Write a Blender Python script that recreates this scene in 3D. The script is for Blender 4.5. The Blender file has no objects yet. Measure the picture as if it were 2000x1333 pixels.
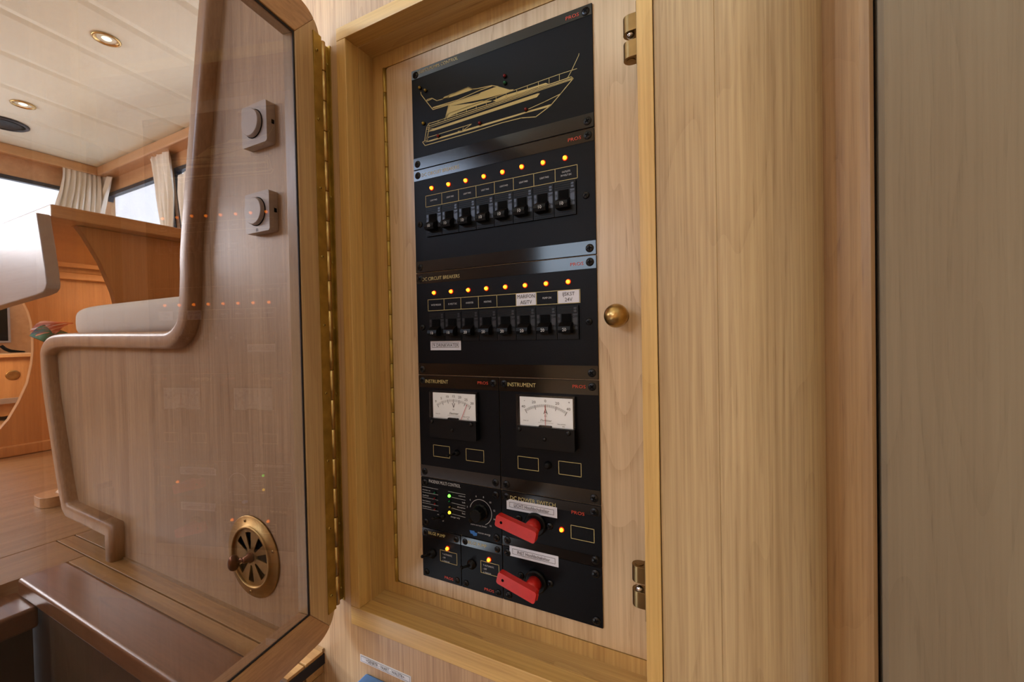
import bpy, bmesh, math, random
from mathutils import Vector, Matrix
from mathutils.geometry import tessellate_polygon, delaunay_2d_cdt
random.seed(4)
S = bpy.context.scene
COL = S.collection
FZ = 0.441                      # eye height above the saloon floor (floor is z = 0)

# ------------------------------------------------------------------ camera
FPX, YAW, PIT, ROL = 817.0, 0.465981, -0.013981, -0.020559
cy, sy, cp, sp, cr, sr = math.cos(YAW), math.sin(YAW), math.cos(PIT), math.sin(PIT), math.cos(ROL), math.sin(ROL)
FW = Vector((-sy*cp, cy*cp, sp)); r0 = Vector((cy, sy, 0)); u0 = r0.cross(FW)
RT = cr*r0 + sr*u0; UP = -sr*r0 + cr*u0
EYE = Vector((0, 0, FZ))
cam = bpy.data.cameras.new('camera'); cam.sensor_width = 36; cam.lens = FPX/2000*36; cam.clip_start = 0.01; cam.clip_end = 200
camo = bpy.data.objects.new('camera', cam); COL.objects.link(camo)
M = Matrix((RT, UP, -FW)).transposed().to_4x4(); M.translation = EYE
camo.matrix_world = M; S.camera = camo

# ------------------------------------------------------------------ sky and lights
W = bpy.data.worlds.new('sky'); S.world = W; W.use_nodes = True
bg = W.node_tree.nodes['Background']; bg.inputs[0].default_value = (0.80, 0.90, 1.0, 1); bg.inputs[1].default_value = 7.5
S.view_settings.view_transform = 'Standard'; S.view_settings.look = 'None'
S.view_settings.exposure = -0.25; S.view_settings.gamma = 1; S.view_settings.use_curve_mapping = False

def area(name, loc, target, sx, sz, power, col):
    l = bpy.data.lights.new(name, 'AREA'); l.shape = 'RECTANGLE'; l.size = sx; l.size_y = sz; l.energy = power; l.color = col
    o = bpy.data.objects.new(name, l); COL.objects.link(o); o.location = loc
    o.rotation_euler = (Vector(target)-Vector(loc)).to_track_quat('-Z', 'Y').to_euler()
    return o
area('daylight_port_window', (-2.05, -1.80, 1.60), (-0.8, 0.4, 0.7), 0.9, 0.40, 66, (0.50, 0.72, 1.0))
area('daylight_side_door', (-0.85, -1.80, 0.98), (-0.4, 0.4, 0.7), 0.6, 0.36, 7.0, (0.58, 0.78, 1.0))
area('daylight_forward_window', (-4.2, -0.7, 1.36), (-0.6, 0.2, 0.35), 1.7, 0.55, 138, (0.86, 0.95, 1.0))
area('daylight_starboard_window', (-2.6, 1.5, 1.32), (-2.4, 0.3, 0.9), 2.2, 0.5, 28, (0.86, 0.95, 1.0))
area('cabin_ceiling_lamp', (-0.25, -0.85, 1.5), (-0.25, 0.4, 0.45), 0.4, 0.4, 1.15, (1.0, 0.86, 0.62))
area('saloon_warm_fill', (-2.05, 1.0, 0.72), (-2.4, 0.7, 0.1), 0.3, 0.3, 8.0, (1.0, 0.60, 0.26))  # added warm fill below the table top; no fitting there
area('cabinet_recess_fill', (-3.5, 0.5, 0.60), (-3.85, 0.5, 0.1), 0.5, 0.1, 12.0, (1.0, 0.74, 0.44))  # added warm fill in open air before the cabinet, brightens its recess

# ------------------------------------------------------------------ measuring helpers (sight line of the survey photograph met with a real plane)
def ray(u, v): return RT*((u-1000)/FPX) - UP*((v-666.5)/FPX) + FW
def on_y(u, v, y): d = ray(u, v); return EYE + d*(y/d.y)
def on_x(u, v, x): d = ray(u, v); return EYE + d*(x/d.x)
def on_z(u, v, z): d = ray(u, v); return EYE + d*((z-FZ)/d.z)
YW = 0.400      # front face of the panelled bulkhead
YN = 0.4445     # face of the black panels
def PN(u, v): p = on_y(u, v, YN); return (p.x, p.z)
def PW(u, v, y=YW): p = on_y(u, v, y); return (p.x, p.z)

# ------------------------------------------------------------------ materials
def new_mat(name):
    m = bpy.data.materials.new(name); m.use_nodes = True
    return m, m.node_tree, m.node_tree.nodes['Principled BSDF']
def lin(c): return tuple(((x/255)/12.92 if x/255 <= .04045 else ((x/255+.055)/1.055)**2.4) for x in c)
def plain(name, col, rough=.5, metal=0, spec=.5, noise=.06, coat=0, scale=60, bump=0):
    m, t, b = new_mat(name); c = lin(col)
    n = t.nodes.new('ShaderNodeTexNoise'); n.inputs['Scale'].default_value = scale; n.inputs['Detail'].default_value = 3
    tc = t.nodes.new('ShaderNodeTexCoord'); t.links.new(tc.outputs['Object'], n.inputs['Vector'])
    r = t.nodes.new('ShaderNodeValToRGB'); e = r.color_ramp.elements
    e[0].position = .3; e[1].position = .7
    e[0].color = (*[x*(1-noise) for x in c], 1); e[1].color = (*[min(1, x*(1+noise)) for x in c], 1)
    t.links.new(n.outputs['Fac'], r.inputs[0]); t.links.new(r.outputs[0], b.inputs['Base Color'])
    b.inputs['Roughness'].default_value = rough; b.inputs['Metallic'].default_value = metal
    b.inputs['Specular IOR Level'].default_value = spec; b.inputs['Coat Weight'].default_value = coat
    b.inputs['Coat Roughness'].default_value = .1
    if bump:
        bp = t.nodes.new('ShaderNodeBump'); bp.inputs['Strength'].default_value = bump; bp.inputs['Distance'].default_value = .001
        t.links.new(n.outputs['Fac'], bp.inputs['Height']); t.links.new(bp.outputs[0], b.inputs['Normal'])
    return m
def wood(name, light, dark, axis='Z', rough=.42, coat=.25, contour=.5, fine=.5, off=0, broad=30, cont_scale=9.0):
    m, t, b = new_mat(name); N = t.nodes.new; L = t.links.new
    tc = N('ShaderNodeTexCoord')
    def mapped(a, l):
        mp = N('ShaderNodeMapping'); s = [a, a, a]; s['XYZ'.index(axis)] = l
        mp.inputs['Scale'].default_value = s; mp.inputs['Location'].default_value = (off, off*.7, off*1.3)
        L(tc.outputs['Object'], mp.inputs['Vector']); return mp.outputs[0]
    def noise(vec, det=3, dist=0):
        n = N('ShaderNodeTexNoise'); n.inputs['Scale'].default_value = 1; n.inputs['Detail'].default_value = det
        n.inputs['Distortion'].default_value = dist; L(vec, n.inputs['Vector']); return n.outputs['Fac']
    def math_(op, a, bv=None):
        n = N('ShaderNodeMath'); n.operation = op; n.use_clamp = False
        for i, x in enumerate((a, bv)):
            if x is None: continue
            if isinstance(x, (int, float)): n.inputs[i].default_value = x
            else: L(x, n.inputs[i])
        return n.outputs[0]
    def rampf(x, p0, p1, v0=0., v1=1.):
        n = N('ShaderNodeMapRange'); n.inputs[1].default_value = p0; n.inputs[2].default_value = p1
        n.inputs[3].default_value = v0; n.inputs[4].default_value = v1; L(x, n.inputs[0]); return n.outputs[0]
    nb = rampf(noise(mapped(broad, broad*.03), 2), .3, .7)
    nf = rampf(noise(mapped(330, 5), 4), .35, .65)
    cn = noise(mapped(cont_scale, cont_scale*.13), 2, .15)
    fr = math_('FRACT', math_('MULTIPLY', cn, 17))
    cl = rampf(fr, .0, .32, 1, 0)
    pores = rampf(noise(mapped(700, 22), 2), .57, .68)
    cl = math_('MULTIPLY', cl, rampf(pores, 0, 1, .45, 1))
    f = math_('ADD', math_('MULTIPLY', nb, .35), math_('MULTIPLY', nf, .30*fine*2))
    f = math_('ADD', f, math_('MULTIPLY', cl, contour)); f = math_('ADD', f, math_('MULTIPLY', pores, .12))
    mx = N('ShaderNodeMix'); mx.data_type = 'RGBA'; mx.inputs[6].default_value = (*lin(light), 1); mx.inputs[7].default_value = (*lin(dark), 1)
    L(f, mx.inputs[0]); L(mx.outputs[2], b.inputs['Base Color'])
    b.inputs['Roughness'].default_value = rough; b.inputs['Coat Weight'].default_value = coat; b.inputs['Coat Roughness'].default_value = .22
    bp = N('ShaderNodeBump'); bp.inputs['Strength'].default_value = .25; bp.inputs['Distance'].default_value = .0004; bp.invert = True
    L(f, bp.inputs['Height']); L(bp.outputs[0], b.inputs['Normal'])
    return m
def emit(name, col, s):
    m, t, b = new_mat(name); b.inputs['Base Color'].default_value = (*col, 1); b.inputs['Roughness'].default_value = .25
    b.inputs['Emission Color'].default_value = (*col, 1); b.inputs['Emission Strength'].default_value = s; return m
def glass_mat(name, tint, ior=1.5):
    m = bpy.data.materials.new(name); m.use_nodes = True; t = m.node_tree; t.nodes.clear()
    o = t.nodes.new('ShaderNodeOutputMaterial'); mx = t.nodes.new('ShaderNodeMixShader'); f = t.nodes.new('ShaderNodeFresnel')
    a = t.nodes.new('ShaderNodeBsdfTransparent'); g = t.nodes.new('ShaderNodeBsdfGlossy')
    a.inputs[0].default_value = (*tint, 1); g.inputs['Roughness'].default_value = 0.0; 
    ge = t.nodes.new('ShaderNodeNewGeometry'); mr = t.nodes.new('ShaderNodeMapRange')   # the node inverts the index on back faces; undo that for a thin pane
    mr.inputs[3].default_value = ior; mr.inputs[4].default_value = 1/ior
    t.links.new(ge.outputs['Backfacing'], mr.inputs[0]); t.links.new(mr.outputs[0], f.inputs[0])
    t.links.new(f.outputs[0], mx.inputs[0]); t.links.new(a.outputs[0], mx.inputs[1]); t.links.new(g.outputs[0], mx.inputs[2]); t.links.new(mx.outputs[0], o.inputs[0])
    return m
ASH = ((208, 182, 140), (150, 117, 76))
m_wallwood = wood('ash_veneer', *ASH, 'Z')
m_bulk = wood('ash_veneer_bulkhead', (206, 172, 132), (138, 100, 70), 'Z', fine=.55, contour=.25, off=3)
m_column = wood('ash_veneer_column', (202, 173, 127), (136, 102, 64), 'Z', fine=.6, contour=.22, off=7.3, cont_scale=11)
m_right = wood('ash_veneer_right_wall', (138, 120, 94), (108, 88, 66), 'Z', fine=.3, contour=.28, off=1.9, cont_scale=8)  # greyer wood, darkened further to stand for light falling off to the right
m_board = wood('ash_board', (170, 132, 86), (118, 82, 48), 'Z', fine=.6, contour=.2, off=5.1)
m_lipZ = wood('ash_lipping_upright', (226, 186, 114), (168, 124, 62), 'Z', contour=.15, off=2.2)
m_lipX = wood('ash_lipping_level', (226, 186, 114), (168, 124, 62), 'X', contour=.15, off=2.7)
m_nicheZ = wood('ash_recess_upright', (208, 172, 108), (150, 110, 60), 'Z', contour=.2, off=4.1)
m_nicheX = wood('ash_recess_level', (210, 174, 112), (150, 110, 60), 'X', contour=.4, off=4.9)
m_cabdoor = wood('ash_cabinet_door', (214, 188, 150), (160, 128, 92), 'Z', contour=.45, off=9.1, cont_scale=11)
m_frameZ = wood('oiled_stile', (208, 172, 124), (148, 108, 68), 'Z', contour=.15, off=6.1)
m_frameY = wood('oiled_rail', (200, 152, 104), (134, 90, 56), 'Y', contour=.2, off=6.8)
m_mold = wood('oiled_molding', (208, 168, 128), (150, 106, 74), 'Z', contour=.1, off=8.8)
m_teakX = wood('teak_strip', (196, 150, 92), (128, 84, 44), 'X', rough=.4, contour=.15, off=1.1)
m_teakY = wood('teak_board', (190, 146, 96), (130, 90, 54), 'Y', rough=.4, contour=.35, off=1.7)
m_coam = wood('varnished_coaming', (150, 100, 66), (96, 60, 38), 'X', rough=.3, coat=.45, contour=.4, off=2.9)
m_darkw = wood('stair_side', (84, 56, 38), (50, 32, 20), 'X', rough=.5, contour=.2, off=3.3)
m_cher = wood('honey_maple', (220, 166, 106), (176, 118, 66), 'Z', rough=.4, contour=.05, off=3.9)
m_cherY = wood('honey_maple_level', (222, 174, 118), (176, 124, 76), 'Y', rough=.4, contour=.05, off=3.6)
m_cherX = wood('honey_maple_cross', (220, 174, 126), (180, 130, 86), 'X', rough=.4, contour=.05, off=3.1)
m_pale = wood('pale_leaf', (178, 162, 150), (150, 128, 112), 'X', rough=.45, contour=.1, off=5.5)
m_ceil = plain('cream_ceiling', (232, 230, 208), .45, noise=.03, scale=30)
m_black = plain('satin_black', (12, 13, 17), .4, noise=.1, scale=900, spec=.12, bump=.1)
m_strip = plain('gloss_black_strip', (6, 6, 8), .13, noise=.1, scale=200, spec=.45)
m_blk2 = plain('moulded_black', (7, 7, 8), .42, noise=.1, spec=.2)
m_blk3 = plain('matt_black', (4, 4, 5), .8, noise=.1, spec=.1)
m_scr = plain('black_screw', (20, 20, 22), .32, metal=.4, noise=.1)
m_gap = plain('shadow_gap', (14, 10, 8), .9, noise=.1)
m_gold = plain('gold_print', (196, 180, 118), .55, noise=.03)
m_white = plain('white_print', (200, 202, 204), .5, noise=.02)
m_redp = plain('red_print', (206, 62, 32), .5, noise=.02)
m_bluep = plain('blue_print', (40, 110, 190), .5, noise=.02)
m_tape = plain('white_tape', (214, 216, 226), .4, noise=.02)
m_ink = plain('black_ink', (24, 24, 30), .6, noise=.02)
m_dial = plain('dial_white', (246, 250, 252), .5, noise=.01)
m_red = plain('red_plastic', (198, 34, 26), .38, noise=.08, scale=120)
m_brass = plain('brushed_brass', (196, 164, 106), .3, metal=1, noise=.18, scale=90)
m_brassold = plain('tarnished_brass', (178, 150, 78), .42, metal=.8, noise=.25, scale=45)
m_brassvent = plain('vent_brass', (178, 142, 88), .42, metal=1, noise=.2, scale=60)
m_catch = plain('aged_catch_brass', (132, 108, 72), .34, metal=1, noise=.15)
m_bronze = plain('dark_bronze', (110, 66, 44), .3, metal=.9, noise=.2)
m_steel = plain('steel', (200, 200, 205), .15, metal=1, noise=.05)
m_plastic = plain('grey_beige_plastic', (196, 182, 172), .35, noise=.02)
m_rubber = plain('dark_seal', (26, 20, 22), .6, noise=.1)
m_frame = plain('dark_window_frame', (44, 48, 58), .4, noise=.05)
m_curt = plain('cream_curtain', (244, 238, 224), .8, noise=.05, scale=300)
m_cush = plain('cream_upholstery', (224, 212, 196), .85, noise=.04, scale=400, bump=.3)
m_maroon = plain('maroon_upholstery', (96, 46, 40), .85, noise=.2, scale=120)
m_silver = plain('silver_bezel', (170, 170, 176), .35, metal=.6, noise=.03)
m_blue = plain('blue_switch_box', (72, 112, 160), .4, noise=.05)
m_led = emit('amber_led', (1.0, .23, .008), 9.0)
m_ledred = emit('lit_red_rim', (1.0, .04, .004), .6)
m_ledg = emit('green_led', (.12, 1.0, .05), 5.0)
m_ledy = emit('yellow_led', (1.0, .62, .02), 5.0)
m_dred = plain('unlit_red_led', (120, 14, 20), .2, noise=.02)
m_dgrn = plain('unlit_green_led', (10, 100, 66), .2, noise=.02)
m_dyel = plain('unlit_yellow_led', (150, 126, 40), .2, noise=.02)
m_lamp = emit('halogen_lamp', (1.0, .82, .5), 14)
m_glass = glass_mat('tinted_glass', (.535, .498, .490), 1.52)
m_pane = glass_mat('window_glass', (.93, .96, .98), 1.45)
m_clear = glass_mat('clear_acrylic', (.995, .995, .995), 1.3)

# ------------------------------------------------------------------ mesh helpers
def finish(name, me, m, parent=None, smooth=False):
    ob = bpy.data.objects.new(name, me); COL.objects.link(ob)
    if m: me.materials.append(m)
    if smooth:
        for p in me.polygons: p.use_smooth = True
    if parent:
        w = wloc(parent); me.transform(Matrix.Translation(-w)); ob.parent = parent
    return ob
def wloc(o):
    v = Vector(o.location)
    while o.parent: o = o.parent; v += Vector(o.location)
    return v
def obj(name, bm, m, parent=None, bevel=0, seg=2, smooth=False, angle=40):
    bmesh.ops.remove_doubles(bm, verts=bm.verts, dist=1e-6)
    bmesh.ops.recalc_face_normals(bm, faces=bm.faces)
    me = bpy.data.meshes.new(name); bm.to_mesh(me); bm.free()
    o = finish(name, me, m, parent, smooth)
    if bevel:
        b = o.modifiers.new('bevel', 'BEVEL'); b.width = bevel; b.segments = seg; b.limit_method = 'ANGLE'; b.angle_limit = math.radians(angle)
        for p in me.polygons: p.use_smooth = True
        o.modifiers.new('wn', 'WEIGHTED_NORMAL')
    return o
def root(name, loc, label, cat, group=None, kind=None):
    o = bpy.data.objects.new(name, None); COL.objects.link(o); o.location = loc; o.empty_display_size = .02
    return tag(o, label, cat, group, kind)
def tag(o, label=None, cat=None, group=None, kind=None):
    if label: o['label'] = label
    if cat: o['category'] = cat
    if group: o['group'] = group
    if kind: o['kind'] = kind
    return o
def struct(o, label=None):
    o['kind'] = 'structure'
    if label: o['label'] = label
    return o
def box(bm, x0, x1, y0, y1, z0, z1):
    v = [bm.verts.new((x, y, z)) for x in (x0, x1) for y in (y0, y1) for z in (z0, z1)]
    for f in ((0,1,3,2),(4,6,7,5),(0,4,5,1),(2,3,7,6),(0,2,6,4),(1,5,7,3)): bm.faces.new([v[i] for i in f])
def bx(*a): bm = bmesh.new(); box(bm, *a); return bm
AX = {'y': lambda a, b, c: (a, c, b), 'x': lambda a, b, c: (c, a, b), 'z': lambda a, b, c: (a, b, c)}
def slab(bm, polys, c0, c1, ax='y'):
    """closed plate: polys = [outer, hole, ...] of (a, b); faces at c0 and c1 along ax"""
    f = AX[ax]; pts = [[Vector((a, b, 0)) for a, b in p] for p in polys]
    flat = [q for p in pts for q in p]
    A = [bm.verts.new(f(q.x, q.y, c0)) for q in flat]; B = [bm.verts.new(f(q.x, q.y, c1)) for q in flat]
    ed = []; k = 0
    for p in pts: ed += [(k+i, k+(i+1) % len(p)) for i in range(len(p))]; k += len(p)
    res = delaunay_2d_cdt([Vector((q.x, q.y)) for q in flat], ed, [], 1, 1e-7)
    ov = res[3]; A2 = [A[o[0]] if o else bm.verts.new(f(v.x, v.y, c0)) for v, o in zip(res[0], ov)]
    B2 = [B[o[0]] if o else bm.verts.new(f(v.x, v.y, c1)) for v, o in zip(res[0], ov)]
    def inside(x, y, p):
        r = False; n = len(p)
        for i in range(n):
            a, b = p[i], p[i-1]
            if (a.y > y) != (b.y > y) and x < (b.x-a.x)*(y-a.y)/(b.y-a.y)+a.x: r = not r
        return r
    for t in res[2]:
        gx = sum(res[0][i].x for i in t)/len(t); gy = sum(res[0][i].y for i in t)/len(t)
        if not inside(gx, gy, pts[0]) or any(inside(gx, gy, h) for h in pts[1:]): continue
        try: bm.faces.new([A2[i] for i in t]); bm.faces.new([B2[i] for i in reversed(t)])
        except ValueError: pass
    k = 0
    for p in pts:
        n = len(p)
        for i in range(n):
            j = (i+1) % n
            try: bm.faces.new((A[k+i], A[k+j], B[k+j], B[k+i]))
            except ValueError: pass
        k += n
    return bm
def SL(polys, c0, c1, ax='y'):
    if not isinstance(polys[0][0], (tuple, list)): polys = [polys]
    bm = bmesh.new(); slab(bm, polys, c0, c1, ax)
    if len(polys) == 1: bmesh.ops.dissolve_limit(bm, angle_limit=.01, verts=bm.verts, edges=bm.edges)
    return bm
def rrect(x0, x1, z0, z1, r, n=6):
    o = []
    for cx, cz, a0 in ((x1-r, z1-r, 0), (x0+r, z1-r, 90), (x0+r, z0+r, 180), (x1-r, z0+r, 270)):
        for i in range(n+1):
            a = math.radians(a0+90*i/n); o.append((cx+r*math.cos(a), cz+r*math.sin(a)))
    return o
def circ(cx, cz, r, n=32): return [(cx+r*math.cos(2*math.pi*i/n), cz+r*math.sin(2*math.pi*i/n)) for i in range(n)]
def ribbon(bm, pts, w, y, closed=False):
    """flat printed line on a face y = const"""
    P = [Vector(p) for p in pts]; seg = list(zip(P, P[1:])) + ([(P[-1], P[0])] if closed else [])
    for a, b in seg:
        d = (b-a)
        if d.length < 1e-7: continue
        d.normalize(); n = Vector((-d.y, d.x))*w/2; a = a-d*w*.45; b = b+d*w*.45
        v = [bm.verts.new((q.x, y, q.y)) for q in (a-n, b-n, b+n, a+n)]; bm.faces.new(v)
def fillp(bm, pts, y):
    for t in tessellate_polygon([[Vector((a, b, 0)) for a, b in pts]]):
        bm.faces.new([bm.verts.new((pts[i][0], y, pts[i][1])) for i in t])
def lathe(prof, centre, axis='-y', n=32, caps=True):
    """prof = [(radius, height)], height measured along axis from centre"""
    bm = bmesh.new(); rings = []
    for r, h in prof:
        ring = []
        for i in range(n):
            a = 2*math.pi*i/n; c, s = r*math.cos(a), r*math.sin(a)
            p = {'-y': (c, -h, s), '-z': (c, s, -h), 'z': (c, s, h), 'x': (h, c, s)}[axis]
            ring.append(bm.verts.new(Vector(centre)+Vector(p)))
        rings.append(ring)
    for a, b in zip(rings, rings[1:]):
        for i in range(n):
            j = (i+1) % n; bm.faces.new((a[i], a[j], b[j], b[i]))
    for ring in ((rings[0], rings[-1]) if caps else ()):
        try: bm.faces.new(ring)
        except ValueError: pass
    return bm
def mesh_of(bm, name, m, smooth=False):
    bmesh.ops.remove_doubles(bm, verts=bm.verts, dist=1e-6)
    bmesh.ops.recalc_face_normals(bm, faces=bm.faces); me = bpy.data.meshes.new(name); bm.to_mesh(me); bm.free(); me.materials.append(m)
    if smooth:
        for p in me.polygons: p.use_smooth = True
    return me
def put(me, name, loc, parent):
    o = bpy.data.objects.new(name, me); COL.objects.link(o); o.parent = parent
    o.location = Vector(loc)-(wloc(parent) if parent else Vector()); return o
FONTS = {}
def text_bm(bm, s, x, z, h, y, wscale=1., align='LEFT', ax_tilt=0.0):
    """flat lettering on a face y = const, facing -y; h = height of a capital"""
    c = bpy.data.curves.new('t', 'FONT'); c.body = s; c.size = h/0.69; c.align_x = align; c.resolution_u = 2
    o = bpy.data.objects.new('t', c); me = bpy.data.meshes.new_from_object(o)
    vs = [bm.verts.new((x+v.co.x*wscale+v.co.y*ax_tilt, y, z+v.co.y)) for v in me.vertices]
    for p in me.polygons:
        try: bm.faces.new([vs[i] for i in p.vertices])
        except ValueError: pass
    bpy.data.objects.remove(o); bpy.data.curves.remove(c); bpy.data.meshes.remove(me)
def flat(name, bm, m, parent):
    me = bpy.data.meshes.new(name); bm.to_mesh(me); bm.free()
    return finish(name, me, m, parent)

# ================================================================== STRUCTURE
# ---- bulkhead outline (outer edge of the molding), measured on its face
YM = .384
edge_px = [(358,445),(355,540),(353.5,590),(352,610),(347,630),(333,645.5),(310,648),(240,649),(180,650),(135,651),(106,654.5),(92,664),(84,682),(83.5,702),(88,761),(101,849),(114.7,937),(125,994),(133,1010.5),(209,1048),(210.5,1095)]
edge = [PW(u, v, YM) for u, v in edge_px]
top0 = PW(393, 0, YM); top1 = PW(372, 250, YM)
ztop = 1.86
tx = top0[0] + (top0[0]-edge[0][0])/(top0[1]-edge[0][1])*(ztop-top0[1])
edge = [(tx, ztop), top0] + edge
edge[-1] = (edge[-1][0], .0)
XCOL = -.0525
niche = [(-.4355, .0805), (-.0665, .0805), (-.0665, .8345), (-.4355, .8345)]
LIP = .0165
niche_out = [(-.4355-LIP, .0805-.0245), (-.0665+LIP-.002, .0805-.0245), (-.0665+LIP-.002, .8345+LIP), (-.4355-LIP, .8345+LIP)]
wall_poly = edge + [(-.56, 0), (-.56, -.75), (XCOL, -.75), (XCOL, ztop)]
wf = struct(obj('wall_front', SL([wall_poly, niche_out], YW, YW+.024), m_bulk), 'ash veneered bulkhead with a stepped cut-out and the panel recess')
# molding swept along the free edge of the bulkhead
def sweep_edge(path, closed=False):
    bm = bmesh.new(); prof = []
    w, y0, y1, r = .031, YM-.006, YW+.03, .009
    for cx, cyy, a0 in ((w-r, y0+r, -90), (w-r, y1-r, 0), (r, y1-r, 90), (r, y0+r, 180)):
        for i in range(5):
            a = math.radians(a0+90*i/4); prof.append((cx+r*math.cos(a), cyy+r*math.sin(a)))
    P = [Vector(p) for p in path]; rings = []
    for i, p in enumerate(P):
        d0 = (P[i]-P[i-1]).normalized() if i else (P[1]-P[0]).normalized()
        d1 = (P[i+1]-P[i]).normalized() if i < len(P)-1 else d0
        n0 = Vector((-d0.y, d0.x)); n1 = Vector((-d1.y, d1.x)); nn = (n0+n1).normalized(); k = 1/max(.5, nn.dot(n0))
        rings.append([bm.verts.new((p.x+nn.x*a*k, b, p.y+nn.y*a*k)) for a, b in prof])
    for a, b in zip(rings, rings[1:]):
        for i in range(len(prof)):
            j = (i+1) % len(prof); bm.faces.new((a[i], a[j], b[j], b[i]))
    bm.faces.new(rings[0]); bm.faces.new(rings[-1])
    return bm
def resample(path, n):
    # Catmull-Rom smoothing of the traced line
    P = [Vector(p) for p in path]; out = []
    for i in range(len(P)-1):
        p0 = P[max(i-1, 0)]; p1 = P[i]; p2 = P[i+1]; p3 = P[min(i+2, len(P)-1)]
        for k in range(n):
            t = k/n; out.append(.5*((2*p1)+(-p0+p2)*t+(2*p0-5*p1+4*p2-p3)*t*t+(-p0+3*p1-3*p2+p3)*t**3))
    out.append(P[-1]); return out
ep = resample(edge[1:20], 4)
mold_path = [edge[0]] + [tuple(p) for p in ep] + [edge[20], edge[21], edge[22]]
mo = struct(obj('trim_1', sweep_edge(mold_path), m_mold, None, smooth=True), 'rounded solid wood molding along the stepped edge of the bulkhead')

# ---- recess: lipping, side, top, bottom, back frame
lipT = struct(obj('trim_2', SL([(-.4355-LIP,.8345),(-.0665+LIP-.002,.8345),(-.0665+LIP-.002,.8345+LIP),(-.4355-LIP,.8345+LIP)], YW-.0015, YW+.02), m_lipX, bevel=.0008), 'top lipping of the panel recess')
lipB = struct(obj('trim_3', SL([(-.4355-LIP,.0560),(-.0665+LIP-.002,.0560),(-.0665+LIP-.002,.0805),(-.4355-LIP,.0805)], YW-.0015, YW+.02), m_lipX, bevel=.0008), 'bottom lipping of the panel recess')
lipL = struct(obj('trim_4', SL([(-.4355-LIP,.0808),(-.4355,.0808),(-.4355,.8342),(-.4355-LIP,.8342)], YW-.0015, YW+.02), m_lipZ, bevel=.0008), 'left lipping of the panel recess')
lipR = struct(obj('trim_5', SL([(-.0665,.0),(-.0525,.0),(-.0525,1.2),(-.0665,1.2)], YW-.0025, YW+.02), m_lipZ, bevel=.0006), 'right lipping between recess and column')
YB = .4465
bm = bmesh.new()
box(bm, -.4375, -.4355, YW+.0205, YB, .0785, .8365); box(bm, -.0665, -.0645, YW+.0205, YB, .0785, .8365)
struct(obj('trim_6', bm, m_nicheZ), 'upright sides of the panel recess')
bm = bmesh.new(); box(bm, -.4355, -.0665, YW+.0205, YB, .0785, .0805); box(bm, -.4355, -.0665, YW+.0205, YB, .8345, .8365)
struct(obj('trim_7', bm, m_nicheX), 'top and bottom boards of the panel recess')
DX0, DX1, DZ0, DZ1 = -.4105, -.0702, .0985, .8135
struct(obj('trim_8', SL([[(-.4375,.0785),(-.0645,.0785),(-.0645,.8365),(-.4375,.8365)], [(DX0-.004,DZ0-.0012),(-.0667,DZ0-.0012),(-.0667,DZ1+.0012),(DX0-.004,DZ1+.0012)]], YB, YB+.018), m_nicheZ), 'face frame around the small cabinet door')
struct(obj('trim_9', bx(-.44, -.062, YB+.0185, YB+.022, .075, .84), m_gap), 'dark cavity behind the cabinet door')

# ---- column, jamb board and right wall
R = .078; xc = .0712*.4/1.0-.838*R+.0425+0.0
xc = .0712-.838*R
xj = on_y(1403, 650, YW).x
poly = [(XCOL+.0006, YW), (xj-.0004, YW), (xj, YW+.0005), (xj+.0004, YW)] + [(xc+R*math.sin(math.radians(a)), YW+R-R*math.cos(math.radians(a))) for a in range(0, 121, 4)]
poly += [(xc+R*math.sin(math.radians(120)), YW+.16), (XCOL+.0006, YW+.16)]
def prism_z(poly, z0, z1): return SL(poly, z0, z1, 'z')
bmc = prism_z(poly, -.75, ztop)
col_ = struct(obj('wall_column', bmc, m_column, bevel=0), 'rounded ash veneered column right of the recess')
for p in col_.data.polygons: p.use_smooth = True
es = col_.modifiers.new('edge', 'EDGE_SPLIT'); es.split_angle = math.radians(25)
# veneer joint
YJ = .462
xa = on_y(1600, 600, YJ).x; xb = on_y(1707, 0, YJ).x; xg = on_y(1717, 0, YJ).x
jp = [(xa-.01, YJ+.006), (xa, YJ+.004), (xa+(xb-xa)*.35, YJ+.004), (xa+(xb-xa)*.75, YJ+.0015), (xb-.0035, YJ), (xb, YJ+.003), (xb, YJ+.03), (xa-.01, YJ+.03)]
jb = struct(obj('trim_10', prism_z(jp, -.75, ztop), m_board), 'jamb board between column and right wall')
struct(obj('trim_11', bx(xb-.002, xg+.002, YJ+.012, YJ+.02, -.75, ztop), m_gap), 'dark gap beside the jamb board')
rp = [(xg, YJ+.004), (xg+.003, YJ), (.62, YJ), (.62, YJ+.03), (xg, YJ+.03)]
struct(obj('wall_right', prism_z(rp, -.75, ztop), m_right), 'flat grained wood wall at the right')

# ---- floor and stairwell
fl = root('floor', (-1.8, .6, 0), None, None); struct(fl, 'teak floor of the saloon')
def plank(x0, x1, y0, y1, m, z0=-.03, g=.0008): obj('floor_board', bx(x0+g, x1-g, y0+g, y1-g, z0, 0), m, fl, bevel=.0006, seg=1)
plank(-4.6, -1.3435, -1.9, 1.62, m_teakY)
plank(-1.3425, -1.192, -1.9, .3695, m_teakY)
plank(-1.3425, -.5085, .3705, .3995, m_teakX)
plank(-1.1915, -.5085, .3435, .3695, m_teakX)
plank(-1.3425, -.9, .4005, 1.62, m_teakY)
struct(obj('trim_12', bx(-1.11, -.5085, .3965, .3998, .0002, .004), m_board), 'narrow bead where bulkhead meets floor')
struct(obj('trim_13', bx(-.5095, -.5078, .3435, .4, -.018, -.004), m_rubber), 'dark band under the floor edge')
struct(obj('wall_stair', bx(-.55, -.5095, .3435, .3998, -.75, -.0305), m_board), 'wooden riser face under the floor edge')
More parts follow.
